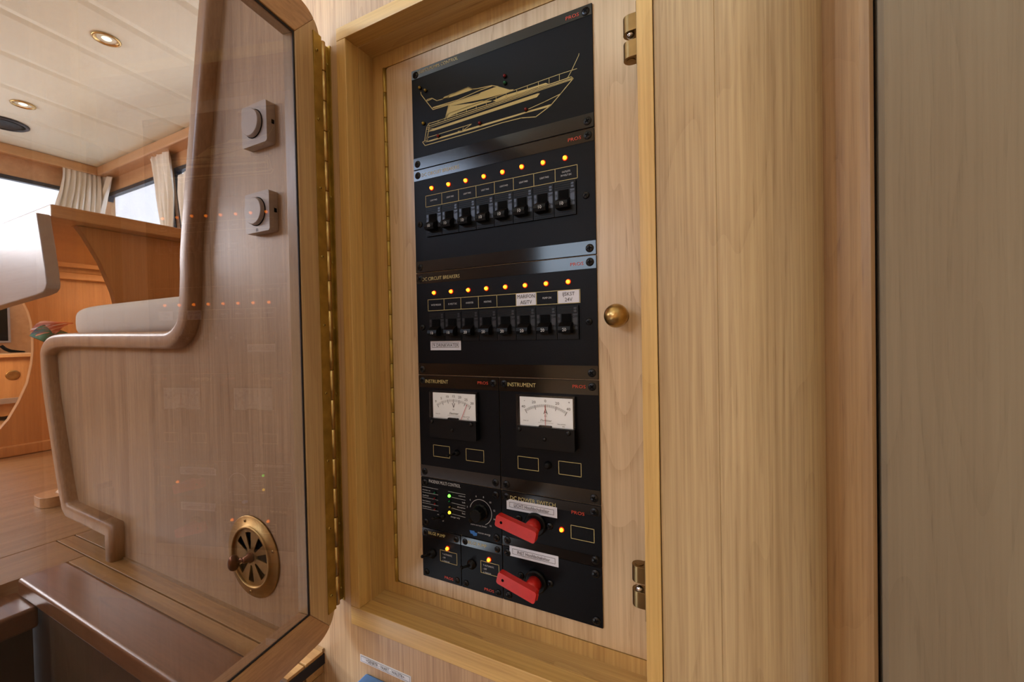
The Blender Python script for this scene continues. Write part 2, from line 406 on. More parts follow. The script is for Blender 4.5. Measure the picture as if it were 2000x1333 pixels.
# coaming along the stairwell
ZC = .012
c0 = on_z(130, 1097, ZC); c1 = on_z(40, 1133, ZC); c2 = on_z(330, 1333, ZC); c3 = on_z(485, 1295, ZC)
yb, yf = (c0.y+c3.y)/2, (c1.y+c2.y)/2
co = root('stair_coaming', (-.8, .3, 0), 'varnished reddish wooden coaming beam beside the stairwell at lower left', 'coaming')
obj('coaming_top', bx(-1.165, -.5085, yf, yb+.004, -.02, ZC), m_coam, co, bevel=.006, seg=3)
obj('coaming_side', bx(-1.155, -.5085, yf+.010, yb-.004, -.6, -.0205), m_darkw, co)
st = root('stair_tread', (-1.1, .1, -.05), 'wooden stair nosing beam at the left edge beside the varnished coaming', 'stair')
b0 = on_z(0, 1166, -.02); b1 = on_z(52, 1146, -.02)
obj('nosing', bx(-1.188, -1.085, -.4, yf+.006, -.058, -.02), m_coam, st, bevel=.006, seg=3)
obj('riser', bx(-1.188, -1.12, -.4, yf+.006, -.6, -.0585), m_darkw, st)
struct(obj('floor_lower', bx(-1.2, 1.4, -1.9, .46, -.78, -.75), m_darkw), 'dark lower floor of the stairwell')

# ---- ceiling planks
ZCL = 1.85
ce = root('ceiling', (-2, .2, ZCL), None, None); struct(ce, 'cream ceiling of wide planks')
seams = [-4.62, -4.25, -3.865, -3.475, -3.095, -2.72, -2.345, -1.975, -1.60, -1.23, -.86, -.49, -.12, .25, .62, .99, 1.36]
for a, b in zip(seams, seams[1:]):
    bm = bmesh.new(); n = 10; rows = []
    for yv in (-1.95, 1.72):
        sk = -.11*(yv-1); row = []
        for i in range(n+1):
            t = i/n; e = .0022
            x = a+e+(b-a-2*e)*t + sk; z = ZCL + .006*max(0, abs(2*t-1)-.80)/.2 + .004*(t-.5)
            row.append(bm.verts.new((x, yv, z)))
        rows.append((row, [bm.verts.new((v.co.x, yv, ZCL+.03)) for v in row]))
    (r0_, t0_), (r1_, t1_) = rows
    for i in range(n):
        bm.faces.new((r0_[i], r0_[i+1], r1_[i+1], r1_[i])); bm.faces.new((t0_[i], t0_[i+1], t1_[i+1], t1_[i]))
    for q in ((r0_[0], r1_[0], t1_[0], t0_[0]), (r0_[-1], r1_[-1], t1_[-1], t0_[-1])): bm.faces.new(q)
    obj('ceiling_plank', bm, m_ceil, ce, smooth=False)
struct(obj('ceiling_deck', bx(-4.9, 1.5, -2.05, 1.85, ZCL+.031, ZCL+.05), m_blk3), 'deck above the ceiling planks')

# ---- saloon walls and windows
XF, YR = -4.52, 1.62
zt = ZCL
def P_x(u, v, x): p = on_x(u, v, x); return (p.y, p.z)
a = P_x(0, 336, XF); b_ = P_x(140, 372, XF)
zf_top = (a[1]+b_[1])/2
fw_holes = [[(-1.5, 1.02), (P_x(150, 380, XF)[0], 1.02), (P_x(150, 380, XF)[0], zf_top), (-1.5, zf_top)]]
struct(obj('wall_forward', SL([[(-1.95, 0), (YR, 0), (YR, zt), (-1.95, zt)]]+fw_holes, XF-.04, XF, 'x'), m_cherX), 'honey coloured wall with a wide window in front')
def win(n, holes, c, ax, depth=.02, label=''):
    h = holes[0]; f = bmesh.new()
    cxm = sum(p[0] for p in h)/len(h); czm = sum(p[1] for p in h)/len(h)
    inner = []
    P = [Vector(p) for p in h]; k = len(P)
    area2 = sum(P[i].x*P[(i+1)%k].y-P[(i+1)%k].x*P[i].y for i in range(k)); sg = 1 if area2 > 0 else -1
    for i in range(k):
        d0 = (P[i]-P[i-1]).normalized(); d1 = (P[(i+1)%k]-P[i]).normalized()
        n0 = Vector((-d0.y, d0.x))*sg; n1 = Vector((-d1.y, d1.x))*sg; nn = (n0+n1).normalized()
        inner.append(tuple(P[i]+nn*.028/max(.4, nn.dot(n0))))
    s = -1 if ax == 'x' else 1
    o = struct(obj('window_%d' % n, SL([h, inner], c-s*.006, c+s*.03, ax), m_frame), label)
    r = struct(obj('pane', SL([inner], c+s*.010, c+s*.014, ax), m_pane)); del r['kind']
    r.parent = o
    return o
win(1, fw_holes, XF, 'x', label='wide forward window blown out by daylight, at the left edge')
w2 = [PW(212.6, 381, YR), PW(333, 331, YR)]
zb = 1.03
x2l = w2[0][0]; x2r = PW(334, 335, YR)[0]; zt2 = (w2[0][1]+w2[1][1])/2
bl = PW(205, 425, YR); 
dxl = (bl[0]-w2[0][0])/(bl[1]-w2[0][1])
h2 = [(x2l+dxl*(zb-zt2), zb), (PW(350, 440, YR)[0], zb), (x2r, zt2), (x2l, zt2)]
h3 = [(PW(359, 440, YR)[0], zb), (-1.55, zb), (-1.5, zt2+.005), (PW(341, 329, YR)[0], zt2+.005)]
struct(obj('wall_starboard', SL([[(XF, 0), (-.9, 0), (-.9, zt), (XF, zt)], h2, h3], YR, YR+.04), m_cherX), 'honey coloured side wall with two raked windows')
win(2, [h2], YR, 'y', label='raked side window between the two curtains')
win(3, [h3], YR, 'y', label='side window right of the narrow curtain, beside the bulkhead edge')
struct(obj('wall_aft_saloon', bx(-.93, -.9, YW+.16, YR, 0, zt), m_cher), 'saloon wall behind the bulkhead')
# unseen sides that close the cabin
pw = [[(-2.75, 1.30), (-1.35, 1.30), (-1.35, 1.72), (-2.75, 1.72)]]
struct(obj('wall_port', SL([[(XF, -.75), (1.4, -.75), (1.4, zt), (XF, zt)]]+pw, -1.95, -1.91), m_cherX), 'port wall with a long window, behind the viewer')
struct(obj('wall_aft', bx(1.36, 1.4, -1.95, .6, -.75, zt), m_right), 'aft wall behind the viewer')
struct(obj('window_4', SL([pw[0], [(-2.72, 1.33), (-1.38, 1.33), (-1.38, 1.69), (-2.72, 1.69)]], -1.93, -1.9), m_frame), 'port window')
# cornices
zc1 = on_x(199.5, 344.3, -4.42).z
def cornice(nm, bm, m, lab): return struct(obj(nm, bm, m, bevel=.008, seg=3), lab)
YC = 1.52; XC_ = -4.43
zc1 = on_y(369.6, 266, YC).z
cornice('trim_14', bx(XC_+.001, -.93, YC, YC+.02, zc1, zt-.001), m_cherX, 'wooden cornice above the side windows')
cornice('trim_15', bx(XC_-.02, XC_, -1.9, YC+.02, zc1, zt-.001), m_cherY, 'wooden cornice above the forward window')
struct(obj('trim_16', bx(XF, -.93, YC+.02, YR, zc1+.008, zc1+.02), m_cherX), 'pelmet board over the side windows')
struct(obj('trim_17', bx(XF, XC_-.02, -1.9, YC+.02, zc1+.008, zc1+.02), m_cherY), 'pelmet board over the forward window')

# ================================================================== SALOON THINGS
for (u, v), lab in (((208, 76), 'lit recessed gold-rimmed ceiling spotlight, the nearer and larger of two'), ((45, 204), 'lit recessed ceiling spotlight nearest the black round speaker')):
    c = on_z(u, v, ZCL)
    dl = root('ceiling_spotlight', (c.x, c.y, ZCL), lab, 'ceiling light', 'recessed saloon spotlights')
    obj('trim_ring', lathe([(.034, .0), (.05, .0), (.052, .002), (.050, .006), (.042, .007), (.036, -.004)], (c.x, c.y, ZCL-.0005), '-z', 32, False), m_brass, dl, smooth=True)
    obj('reflector', lathe([(.036, .002), (.035, -.004), (.026, -.02), (.02, -.022)], (c.x, c.y, ZCL), '-z', 28, False), m_steel, dl, smooth=True)
    obj('bulb', lathe([(.001, .006), (.012, .004), (.022, -.003), (.024, -.012)], (c.x, c.y, ZCL), '-z', 24), m_lamp, dl, smooth=True)
    l = bpy.data.lights.new('spotlight_glow', 'SPOT'); l.energy = 3; l.color = (1, .85, .62); l.spot_size = 1.9; l.shadow_soft_size = .03
    lo = bpy.data.objects.new('spotlight_glow', l); COL.objects.link(lo); lo.location = (c.x, c.y, ZCL-.02)
c = on_z(6, 240, ZCL)
spk = root('ceiling_speaker', (c.x, c.y, ZCL), 'round black flush speaker in the ceiling at the left edge', 'speaker')
obj('bezel', lathe([(.094, .0), (.112, .0), (.113, .004), (.105, .010), (.096, .010), (.094, .004)], (c.x, c.y, ZCL), '-z', 40, False), m_frame, spk, smooth=True)
obj('grille', lathe([(.095, .004), (.07, .009), (.03, .011), (.001, .0115)], (c.x, c.y, ZCL), '-z', 40), m_blk2, spk, smooth=True)

# curtains: pleated cloth between measured side lines, folds across the plane
def curtain(rows, mapf, nfold, amp, parent, name='cloth', nx=72, nrm=(0, 1, 0), phase=0):
    bm = bmesh.new(); grid = []
    nz = 26
    R_ = rows; n = Vector(nrm)
    for k in range(nz+1):
        t = k/nz*(len(R_)-1); i = min(int(t), len(R_)-2); f = t-i
        L_ = [R_[i][j]*(1-f)+R_[i+1][j]*f for j in range(4)]
        A = mapf(L_[0], L_[1]); B = mapf(L_[2], L_[3]); row = []
        for j in range(nx+1):
            s = j/nx; w = s + .010*math.sin(9*s*math.pi+k*.16+phase)
            p = A.lerp(B, s); a = amp*(.45+.55*min(1, k/6))
            off = math.sin(w*nfold*2*math.pi+phase+.25*math.sin(k*.22))*a + .35*a*math.sin(w*nfold*4.3*math.pi+1+.1*k)
            row.append(bm.verts.new(p+n*off))
        grid.append(row)
    for a, b in zip(grid, grid[1:]):
        for j in range(nx): bm.faces.new((a[j], a[j+1], b[j+1], b[j]))
    o = obj(name, bm, m_curt, parent, smooth=True)
    s = o.modifiers.new('s', 'SOLIDIFY'); s.thickness = .002
    return o
XK = -4.46; YK = 1.575
k1 = root('curtain', on_x(160, 415, XK), 'cream pleated curtain filling the corner beside the forward window', 'curtain', 'cream window curtains')
curtain([(122, 322, 196, 344), (121, 345, 197, 362), (116, 370, 197, 385), (108, 398, 196, 412), (98, 440, 194, 452)], lambda u, v: on_x(u, v, XK), 7.5, .016, k1, nrm=(1, 0, 0))
curtain([(196, 343, 221, 346), (197, 362, 216, 366), (197, 385, 208, 388), (196, 412, 201, 412), (194, 450, 196, 452)], lambda u, v: on_y(u, v, YK), 2.5, .014, k1, name='side_fold', nx=36, phase=1)
k2 = root('curtain', on_y(325, 440, YK), 'narrow gathered cream curtain hanging between the two side windows', 'curtain', 'cream window curtains')
curtain([(290, 303, 331, 289), (294, 320, 333, 305), (299, 350, 336, 340), (304, 385, 339, 378), (313, 430, 338, 425), (322, 470, 336, 466)], lambda u, v: on_y(u, v, YK), 3.6, .013, k2, nx=48)
k3 = root('curtain', on_y(356, 440, YK), 'sliver of white curtain at the last side window beside the bulkhead', 'curtain', 'cream window curtains')
curtain([(346, 345, 372, 330), (347, 380, 370, 370), (351, 420, 372, 410), (356, 460, 374, 455)], lambda u, v: on_y(u, v, YK+.02), 2.2, .008, k3, nx=30, phase=2)

# table with hanging leaf and C-cut leg panels
XT = -1.60; ZT = on_x(100, 398, XT).z; ZTB = on_x(101, 424, XT).z
tb = root('saloon_table', (-2.05, .9, 0), 'large honey-coloured wooden table with a hanging pale end leaf and curved leg panels', 'table')
yl0, yl1 = on_x(70, 415, XT).y, on_x(100, 398, XT).y
obj('table_top', bx(-2.62, XT, yl1-.001, 1.42, ZTB, ZT), m_cherY, tb, bevel=.004)
leaf = [PW(70.5, 415, yl0), PW(-60, 478, yl0), PW(-60, 618, yl0), PW(0, 598, yl0), PW(70, 577, yl0), PW(84, 571, yl0), PW(89, 564, yl0), PW(90.5, 552, yl0), PW(88, 530, yl0), PW(80, 475, yl0)]
obj('hanging_leaf', SL([leaf], yl0, yl1-.002), m_pale, tb, bevel=.003)
def legpanel(name, x, arc, ytop_end, th=.028):
    pts = [P_x(u, v, x) for u, v in arc]
    poly = pts + [(pts[-1][0]-.02, 0.03), (ytop_end, 0.03), (ytop_end, ZTB-.001), (pts[0][0], ZTB-.001)]
    return obj(name, SL([poly], x-th, x, 'x'), m_cher, tb, bevel=.002)
arc2 = [(-6, 500), (10, 530), (28, 558), (46, 589), (56, 609), (62, 630), (65, 659), (65.5, 685), (62.5, 712), (54, 749), (37, 786), (17, 820), (-8, 848), (-30, 866)]
X2 = -2.52
legpanel('leg_panel', X2, arc2, 1.36)
X1 = -1.655
a1 = [(146, 434), (162, 456), (180, 485.6), (196, 512.6), (209, 542), (221, 571), (227, 594), (231, 620), (231, 660), (226, 700), (210, 760), (180, 830)]
legpanel('leg_panel', X1, a1, 1.36)
r0p = on_x(0, 895, X2+.01)
obj('foot_rail', bx(X2-.04, X2+.012, .40, 1.38, 0.0005, .045), m_cher, tb, bevel=.006)
p1 = on_x(115, 483, -2.44); p2 = on_x(115, 520, -2.44)
obj('cross_rail', bx(-2.475, -2.44, .6, 1.36, p2.z, p1.z), m_cherY, tb, bevel=.003)
p3 = on_x(115, 530, -2.46)
obj('lower_rail', bx(-2.491, -2.464, .6, 1.36, p3.z-.03, p3.z), m_cherY, tb, bevel=.003)
# small foot bar near the bulkhead
f0 = on_z(60, 988, 0); 
obj('foot_bar', SL([rrect(-1.71, -1.62, .425, .9, .03)], 0.0005, .028, 'z'), m_cherY, tb, bevel=.005)
obj('brace', SL([(.46, .028), (.52, .028), (.56, .12), (.54, .12)], -1.668, -1.645, 'x'), m_cherY, tb, bevel=.002)

# bench behind the bulkhead with cushion
bn = root('bench', (-1.12, .62, 0), 'wooden bench seat box behind the bulkhead under the cream cushion', 'bench')
ZS = PW(200, 655, .44)[1]-.012
obj('seat_board', bx(-1.50, -.86, .432, .98, ZS-.02, ZS), m_cher, bn, bevel=.003)
obj('front_board', bx(-1.45, -1.43, .445, .975, .10, ZS-.0205), m_cher, bn, bevel=.002)
obj('side_board', bx(-1.42, -.86, .962, .978, 0, ZS-.0205), m_cher, bn)
obj('plinth', bx(-1.36, -.9, .46, .96, 0.0005, .1), m_darkw, bn)
def pillow_mesh(cx, cy_, cz, sx, sy_, sz, e=.45):
    bm = bmesh.new(); bmesh.ops.create_uvsphere(bm, u_segments=40, v_segments=20, radius=1)
    for v in bm.verts:
        c = v.co; f = lambda q, k: math.copysign(abs(q)**k, q)
        v.co = Vector((cx+sx*f(c.x, e), cy_+sy_*f(c.y, e), cz+sz*f(c.z, .55)))
    return bm
cu = root('seat_cushion', (-1.1, .68, ZS), 'cream fabric cushion on the bench in the bulkhead cut-out', 'cushion')
obj('cushion_body', pillow_mesh(-1.185, .71, ZS+.047, .332, .265, .0465, .22), m_cush, cu, smooth=True)
# magazine
mg = root('magazine', (-1.5, .5, ZS), 'open colourful magazine lying on the bench corner left of the cushion', 'magazine')
def sheet(pts, m, dz, name):
    bm = bmesh.new(); n = 10; A, B, C_, D_ = [Vector(p) for p in pts]; rows = []
    for i in range(n+1):
        t = i/n; bow = Vector((0, 0, .008*math.sin(t*math.pi)))
        rows.append((bm.verts.new(A.lerp(B, t)+bow), bm.verts.new(D_.lerp(C_, t)+bow)))
    for (a, b), (c, d) in zip(rows, rows[1:]): bm.faces.new((a, c, d, b))
    o = obj(name, bm, m, mg, smooth=True); s = o.modifiers.new('s', 'SOLIDIFY'); s.thickness = .0025; return o
m_mag1, t_, b1_ = new_mat('printed_page_green'); 
def printed(m, cols, sc):
    t = m.node_tree; b = t.nodes['Principled BSDF']; v = t.nodes.new('ShaderNodeTexVoronoi'); v.inputs['Scale'].default_value = sc
    tc = t.nodes.new('ShaderNodeTexCoord'); t.links.new(tc.outputs['Object'], v.inputs['Vector'])
    r = t.nodes.new('ShaderNodeValToRGB'); e = r.color_ramp.elements; r.color_ramp.interpolation = 'CONSTANT'
    while len(e) < len(cols): e.new(.5)
    for i, c in enumerate(cols): e[i].position = i/len(cols); e[i].color = (*lin(c), 1)
    t.links.new(v.outputs['Color'], r.inputs[0]); t.links.new(r.outputs[0], b.inputs['Base Color']); b.inputs['Roughness'].default_value = .8
printed(m_mag1, [(20, 70, 90), (50, 96, 50), (110, 60, 40), (60, 110, 60), (236, 130, 70)], 55)
m_mag2, _, _ = new_mat('printed_page_orange'); printed(m_mag2, [(220, 110, 50), (230, 150, 110), (200, 90, 40), (236, 225, 215)], 30)
def mp(u, v, y): return on_y(u, v, y)
sheet([mp(57, 656, .47), mp(90, 634, .55), mp(132, 650, .54), mp(97, 672, .46)], m_mag1, 0, 'page')
sheet([mp(58, 647, .50), mp(86, 627, .60), mp(143, 631, .60), mp(108, 652, .50)], m_mag2, 0, 'page')
# far side: tv, ledge, lit cupboard
tv = root('television', on_x(0, 670, -4.4), 'black flat television with a silver edge on the forward wall at the left edge', 'television')
y_r = on_x(22, 640, -4.42).y; z_t = on_x(0, 592, -4.42).z; z_b = on_x(10, 670, -4.42).z
obj('bezel', bx(-4.46, -4.43, y_r-.75, y_r, z_b, z_t), m_silver, tv, bevel=.004)
obj('screen', bx(-4.43, -4.427, y_r-.735, y_r-.014, z_b+.014, z_t-.012), m_strip, tv)
def tube(path, r, n=8):
    bm = bmesh.new(); rings = []; P = [Vector(p) for p in path]
    for i, p in enumerate(P):
        d = (P[min(i+1, len(P)-1)]-P[max(i-1, 0)]).normalized(); q = d.to_track_quat('Z', 'Y')
        rings.append([bm.verts.new(p+q@Vector((r*math.cos(2*math.pi*k/n), r*math.sin(2*math.pi*k/n), 0))) for k in range(n)])
    for a, b in zip(rings, rings[1:]):
        for k in range(n): bm.faces.new((a[k], a[(k+1) % n], b[(k+1) % n], b[k]))
    bm.faces.new(rings[0]); bm.faces.new(rings[-1]); return bm
tag(obj('cable', tube([on_x(u, v, -4.44) for u, v in ((2, 676), (10, 682), (20, 686), (34, 688), (48, 689))], .011), m_blk3, smooth=True), 'black cable drooping under the television at the left edge', 'cable')
XS = -3.75
zs = on_x(20, 692, XS).z
se = root('side_cabinet', (XS-.3, .4, 0), 'low honey wooden cabinet with a lit recess and brass catch, along the forward wall', 'cabinet')
obj('cabinet_top', bx(XF+.01, XS, -1.4, 1.5, zs-.02, zs), m_cherY, se, bevel=.003)
obj('cabinet_front', bx(XS-.05, XS-.03, -1.4, 1.5, on_x(20, 812, XS-.03).z, zs-.0205), m_cher, se)
obj('bottom_shelf', bx(XS-.2, XS, -1.4, 1.5, .10, .13), m_pale, se)
obj('plinth', bx(XS-.2, XS-.15, -1.4, 1.5, 0.0005, .0995), m_cher, se)
obj('recess_back', bx(XS-.22, XS-.2, -1.4, 1.5, .10, zs-.03), m_cher, se)
kc = on_x(25, 733, XS-.03)
obj('finger_catch', lathe([(.014, 0), (.03, 0), (.03, .003), (.026, .006), (.014, .004), (.001, .003)], (XS-.03, kc.y, kc.z), 'x', 28), m_brassvent, se, smooth=True)
hc = root('settee_cushion', (-3.3, 1.2, 0), 'dark maroon upholstered seat seen between the leg panels, far side of the table', 'cushion')
q = on_y(214, 590, 1.2)
obj('cushion_body', pillow_mesh(q.x-.02, 1.22, .42, .22, .16, .10, .4), m_maroon, hc, smooth=True)
obj('cushion_base', bx(q.x-.2, q.x+.17, 1.08, 1.36, 0.0005, .33), m_cher, hc)

# ================================================================== BULKHEAD FITTINGS
def dimmer(u_l, u_r, tl, tr, bl_, lab):
    yf_ = YW-.0135
    x0 = on_y(tl[0], tl[1], yf_).x; x1 = on_y(tr[0], tr[1], yf_).x; z1 = on_y(tl[0], tl[1], yf_).z; z0 = on_y(bl_[0], bl_[1], yf_).z
    d = root('dimmer_switch', ((x0+x1)/2, YW, (z0+z1)/2), lab, 'switch', 'round knob dimmer switches')
    obj('plate', SL([rrect(x0, x1, z0, z1, .004)], yf_, YW-.0002), m_plastic, d, bevel=.0018, seg=3)
    cx, cz = (x0+x1)/2-.001, (z0+z1)/2+.001; rr = .0200
    obj('collar', lathe([(rr+.0012, 0), (rr+.0012, .0006), (.001, .0006)], (cx, yf_, cz), '-y', 40), m_blk3, d)
    obj('knob', lathe([(rr, .0007), (rr-.0003, .0055), (rr-.0012, .0065), (.001, .0066)], (cx, yf_, cz), '-y', 48), m_plastic, d, smooth=False, bevel=0)
    obj('side_slot', bx(x1-.0005, x1+.0004, YW-.006, YW-.002, cz-.003, cz+.003), m_blk3, d)
    return d, cx, cz, yf_
dimmer(0, 0, (471, 213), (519, 191), (476, 291), 'grey-beige square dimmer with round knob, the upper one on the bulkhead')
d2, cx, cz, yf_ = dimmer(0, 0, (478, 382), (524.5, 366), (483, 458), 'grey-beige square dimmer with round knob, the lower one on the bulkhead')
bm = bmesh.new(); ribbon(bm, [(cx-.002, cz-.0285), (cx+.002, cz-.0285), (cx+.0015, cz-.0255), (cx-.0015, cz-.0255)], .0007, yf_-.0003, True)
flat('bulb_symbol', bm, m_ink, d2)

# round brass vent
vx, vz, vr = -.6655, FZ-.3405, .064
ve = root('brass_vent', (vx, YW, vz), 'round brass butterfly vent low on the bulkhead', 'vent')
obj('flange', lathe([(.046, .001), (.064, .001), (.0645, .0015), (.063, .0028), (.050, .0042), (.0492, .0065), (.0470, .0082), (.0450, .0075), (.0445, .003)], (vx, YW, vz), '-y', 64, False), m_brassvent, ve, smooth=True)
obj('dark_back', lathe([(.046, .0004), (.046, .0008), (.001, .0008)], (vx, YW, vz), '-y', 48), m_blk3, ve)
def wedge(a0, hw, r0, r1):
    n = 4; return [(vx+r1*math.cos(a), vz+r1*math.sin(a)) for a in [math.radians(a0-hw+2*hw*i/n) for i in range(n+1)]] + [(vx+r0*math.cos(math.radians(a0+hw*.8)), vz+r0*math.sin(math.radians(a0+hw*.8))), (vx+r0*math.cos(math.radians(a0-hw*.8)), vz+r0*math.sin(math.radians(a0-hw*.8)))]
obj('vent_disc', SL([circ(vx, vz, .0448, 64)]+[wedge(a, 10.5, .013, .039) for a in (8, 50, 100, 142, 222, 268, 318)], YW-.0042, YW-.0022), m_brassvent, ve)
obj('hub', lathe([(.008, 0), (.008, .004), (.0055, .006), (.0045, .012), (.001, .013)], (vx, YW-.0042, vz), '-y', 24), m_bronze, ve, smooth=True)
arm = [(vx, YW-.0125, vz), (vx-.010, YW-.0135, vz-.002), (vx-.019, YW-.0145, vz-.005)]
hk = obj('handle_arm', tube(arm, .0035, 12), m_bronze, ve, smooth=True)
bm = bmesh.new(); bmesh.ops.create_uvsphere(bm, u_segments=24, v_segments=14, radius=1)
for v in bm.verts: v.co = Vector((vx-.0235+v.co.x*.0085, YW-.0175+v.co.y*.0085, vz-.008+v.co.z*.0125))
obj('handle_knob', bm, m_bronze, ve, smooth=True)
def screw_mesh(name, r, m, recess=True):
    bm = lathe([(r, 0), (r, .0006), (r*.86, .0013), (r*.30, .0017), (.0001, .0017)], (0, 0, 0), '-y', 20)
    return mesh_of(bm, name, m, True)
def cross_mesh(r):
    bm = bmesh.new(); y = -.00178
    for w, l in ((r*.16, r*.55), (r*.55, r*.16)):
        v = [bm.verts.new(p) for p in ((-w, y, -l), (w, y, -l), (w, y, l), (-w, y, l))]; bm.faces.new(v)
    me = bpy.data.meshes.new('cross'); bm.to_mesh(me); bm.free(); me.materials.append(m_blk3); return me
SCB = screw_mesh('brass_screw', .0028, m_brassvent); CRB = cross_mesh(.0028)
for a in (20, 105, 195, 265):
    s = put(SCB, 'screw', (vx+.0565*math.cos(math.radians(a)), YW-.0028, vz+.0565*math.sin(math.radians(a))), ve)
    put(CRB, 'cross_slot', wloc(s), s)

# piano hinge of the glass door (wall leaf) and its screws
PX_, PY_ = -.481, .3945
zh0, zh1 = FZ-.356, FZ+.392
hg = root('piano_hinge', (PX_, PY_, zh0), 'long tarnished brass piano hinge between the glass door and the recess', 'hinge')
obj('wall_leaf', bx(-.4760, -.4638, YW-.0018, YW-.0002, zh0, zh1), m_brassold, hg)
THD = math.radians(8.77); tdir = Vector((math.sin(THD), -math.cos(THD), 0)); ndir = Vector((math.cos(THD), math.sin(THD), 0))
O_ = Vector((-.4645, .384, 0))
def DP(s, z, off=0.0): p = O_+tdir*s+ndir*off; return Vector((p.x, p.y, z))
def dslab(polys, o0, o1):
    """plate in the plane of the open door: polys of (s, z); o = offset along its normal"""
    bm = bmesh.new(); slab(bm, polys, o0, o1, 'y')
    if len(polys) == 1: bmesh.ops.dissolve_limit(bm, angle_limit=.01, verts=bm.verts, edges=bm.edges)
    for v in bm.verts:
        s, off, z = v.co; v.co = DP(s, z, off)
    return bm
obj('door_leaf', dslab([[(-.0005, zh0-.003), (.0132, zh0-.003), (.0132, zh1+.003), (-.0005, zh1+.003)]], .0002, .0014), m_brassold, hg)
nk = 19; L_ = (zh1-zh0)/nk
KN = mesh_of(lathe([(.0024, 0), (.0035, .0005), (.0035, L_-.0012), (.0024, L_-.0007)], (0, 0, 0), 'z', 14), 'knuckle', m_brass, True)
kx, ky = -.4654, .3881
for i in range(nk): put(KN, 'knuckle', (kx, ky, zh0+i*L_), hg)
obj('web', bx(kx-.0048, kx-.0036, ky, YW-.0003, zh0, zh1), m_brassold, hg)
SCH = screw_mesh('hinge_screw', .0019, m_brassold); CRH = cross_mesh(.0019)
for i in range(9):
    z = zh0+.02+i*(zh1-zh0-.04)/8
    s = put(SCH, 'screw', (-.4695, YW-.0018, z-.004), hg); put(CRH, 'cross_slot', wloc(s), s)
    s = put(SCH, 'screw', DP(.0085, z, .0014), hg); s.rotation_euler = (0, 0, math.pi/2+THD)
    c_ = put(CRH, 'cross_slot', wloc(s), s)

# ================================================================== GLASS DOOR (open)
gd = root('glass_door', (O_.x, O_.y, FZ-.385), 'tinted glass door with a rounded wooden frame standing open on the left', 'door')
s0, s1 = .0005, .455; zb0, zt0 = FZ-.3855, FZ+.4205; ro = .032
TH = .020
gi0, gi1 = .0415, .425; gz0, gz1 = FZ-.3415, FZ+.3745
def corner(cx, cz, r, a0, a1, n=8): return [(cx+r*math.cos(math.radians(a0+(a1-a0)*i/n)), cz+r*math.sin(math.radians(a0+(a1-a0)*i/n))) for i in range(n+1)]
# hinge stile with mitred corners
def mitre(pt_in, pt_out): return pt_in, pt_out
stile = [(gi0, gz0)] + [(gi0, gz1)] + [(.011, zt0-.009)] + list(reversed(corner(s0+ro, zt0-ro, ro, 131, 180, 5))) [::-1]
st_top = corner(s0+ro, zt0-ro, ro, 135, 180, 6); st_bot = corner(s0+ro, zb0+ro, ro, 180, 225, 6)
stile = [(gi0, gz1)] + st_top + st_bot + [(gi0, gz0)]
rt_top = [(gi0, gz1)] + list(reversed(corner(s0+ro, zt0-ro, ro, 90, 135, 6)))[:1]
toprail = [(gi0, gz1)] + [st_top[0]] + list(reversed(corner(s0+ro, zt0-ro, ro, 90, 135, 6)))[1:] + [(s1-ro, zt0), (gi1, gz1)]
toprail = [(gi0, gz1)] + corner(s0+ro, zt0-ro, ro, 135, 90, 6) + [(s1-ro, zt0), (gi1, gz1)]
botrail = [(gi0, gz0), (gi1, gz0), (s1-ro, zb0)] + corner(s0+ro, zb0+ro, ro, 270, 225, 6)
endst = [(gi1, gz0), (gi1, gz1)] + [(s1-ro, zt0)] + corner(s1-ro, zt0-ro, ro, 90, 0, 6) + corner(s1-ro, zb0+ro, ro, 0, -90, 6)
obj('hinge_stile', dslab([stile], -TH, 0), m_frameZ, gd, bevel=.0010)
obj('top_rail', dslab([toprail], -TH, 0), m_frameY, gd, bevel=.0010)
obj('bottom_rail', dslab([botrail], -TH, 0), m_frameY, gd, bevel=.0010)
obj('end_stile', dslab([endst], -TH, 0), m_frameZ, gd, bevel=.0010)
obj('glass_pane', dslab([[(gi0, gz0), (gi1, gz0), (gi1, gz1), (gi0, gz1)]], -.0034, -.0030), m_glass, gd)
w = .0022
obj('glass_seal', dslab([[(gi0, gz0), (gi1, gz0), (gi1, gz1), (gi0, gz1)], [(gi0+w, gz0+w), (gi0+w, gz1-w), (gi1-w, gz1-w), (gi1-w, gz0+w)]], -.0029, -.0016), m_rubber, gd)

# ================================================================== CABINET DOOR
YD = YB
cd = root('switchboard_door', (DX0, YD, DZ0), 'pale ash cabinet door carrying the black panels, with a brass ball knob', 'door')
obj('door_leaf', SL([rrect(DX0, DX1, DZ0, DZ1, .004)], YD, YD+.016), m_cabdoor, cd, bevel=.0008)
kp = on_y(1203, 617, YD-.021)
obj('knob', lathe([(.001, .0335), (.004, .0330), (.0085, .0300), (.0112, .0255), (.0122, .021), (.0112, .0160), (.0085, .0118), (.006, .0100), (.0045, .0085), (.0045, .0030), (.0085, .0015), (.0090, .0002)], (kp.x, YD, kp.z), '-y', 48), m_brass, cd, smooth=True)

nk2 = 21; L2 = (DZ1-DZ0)/nk2
KN2 = mesh_of(lathe([(.0021, 0), (.0026, .0006), (.0026, L2-.0009), (.0021, L2-.0004)], (0, 0, 0), 'z', 12), 'hinge_knuckle', m_brassold, True)
ph = obj('piano_hinge', bx(DX0-.0039, DX0-.0003, YD+.0012, YD+.015, DZ0, DZ1), m_brassold, cd)
ph['label'] = 'thin brass piano hinge'
for i in range(nk2): put(KN2, 'knuckle', (DX0-.0022, YD-.0012, DZ0+i*L2), ph)

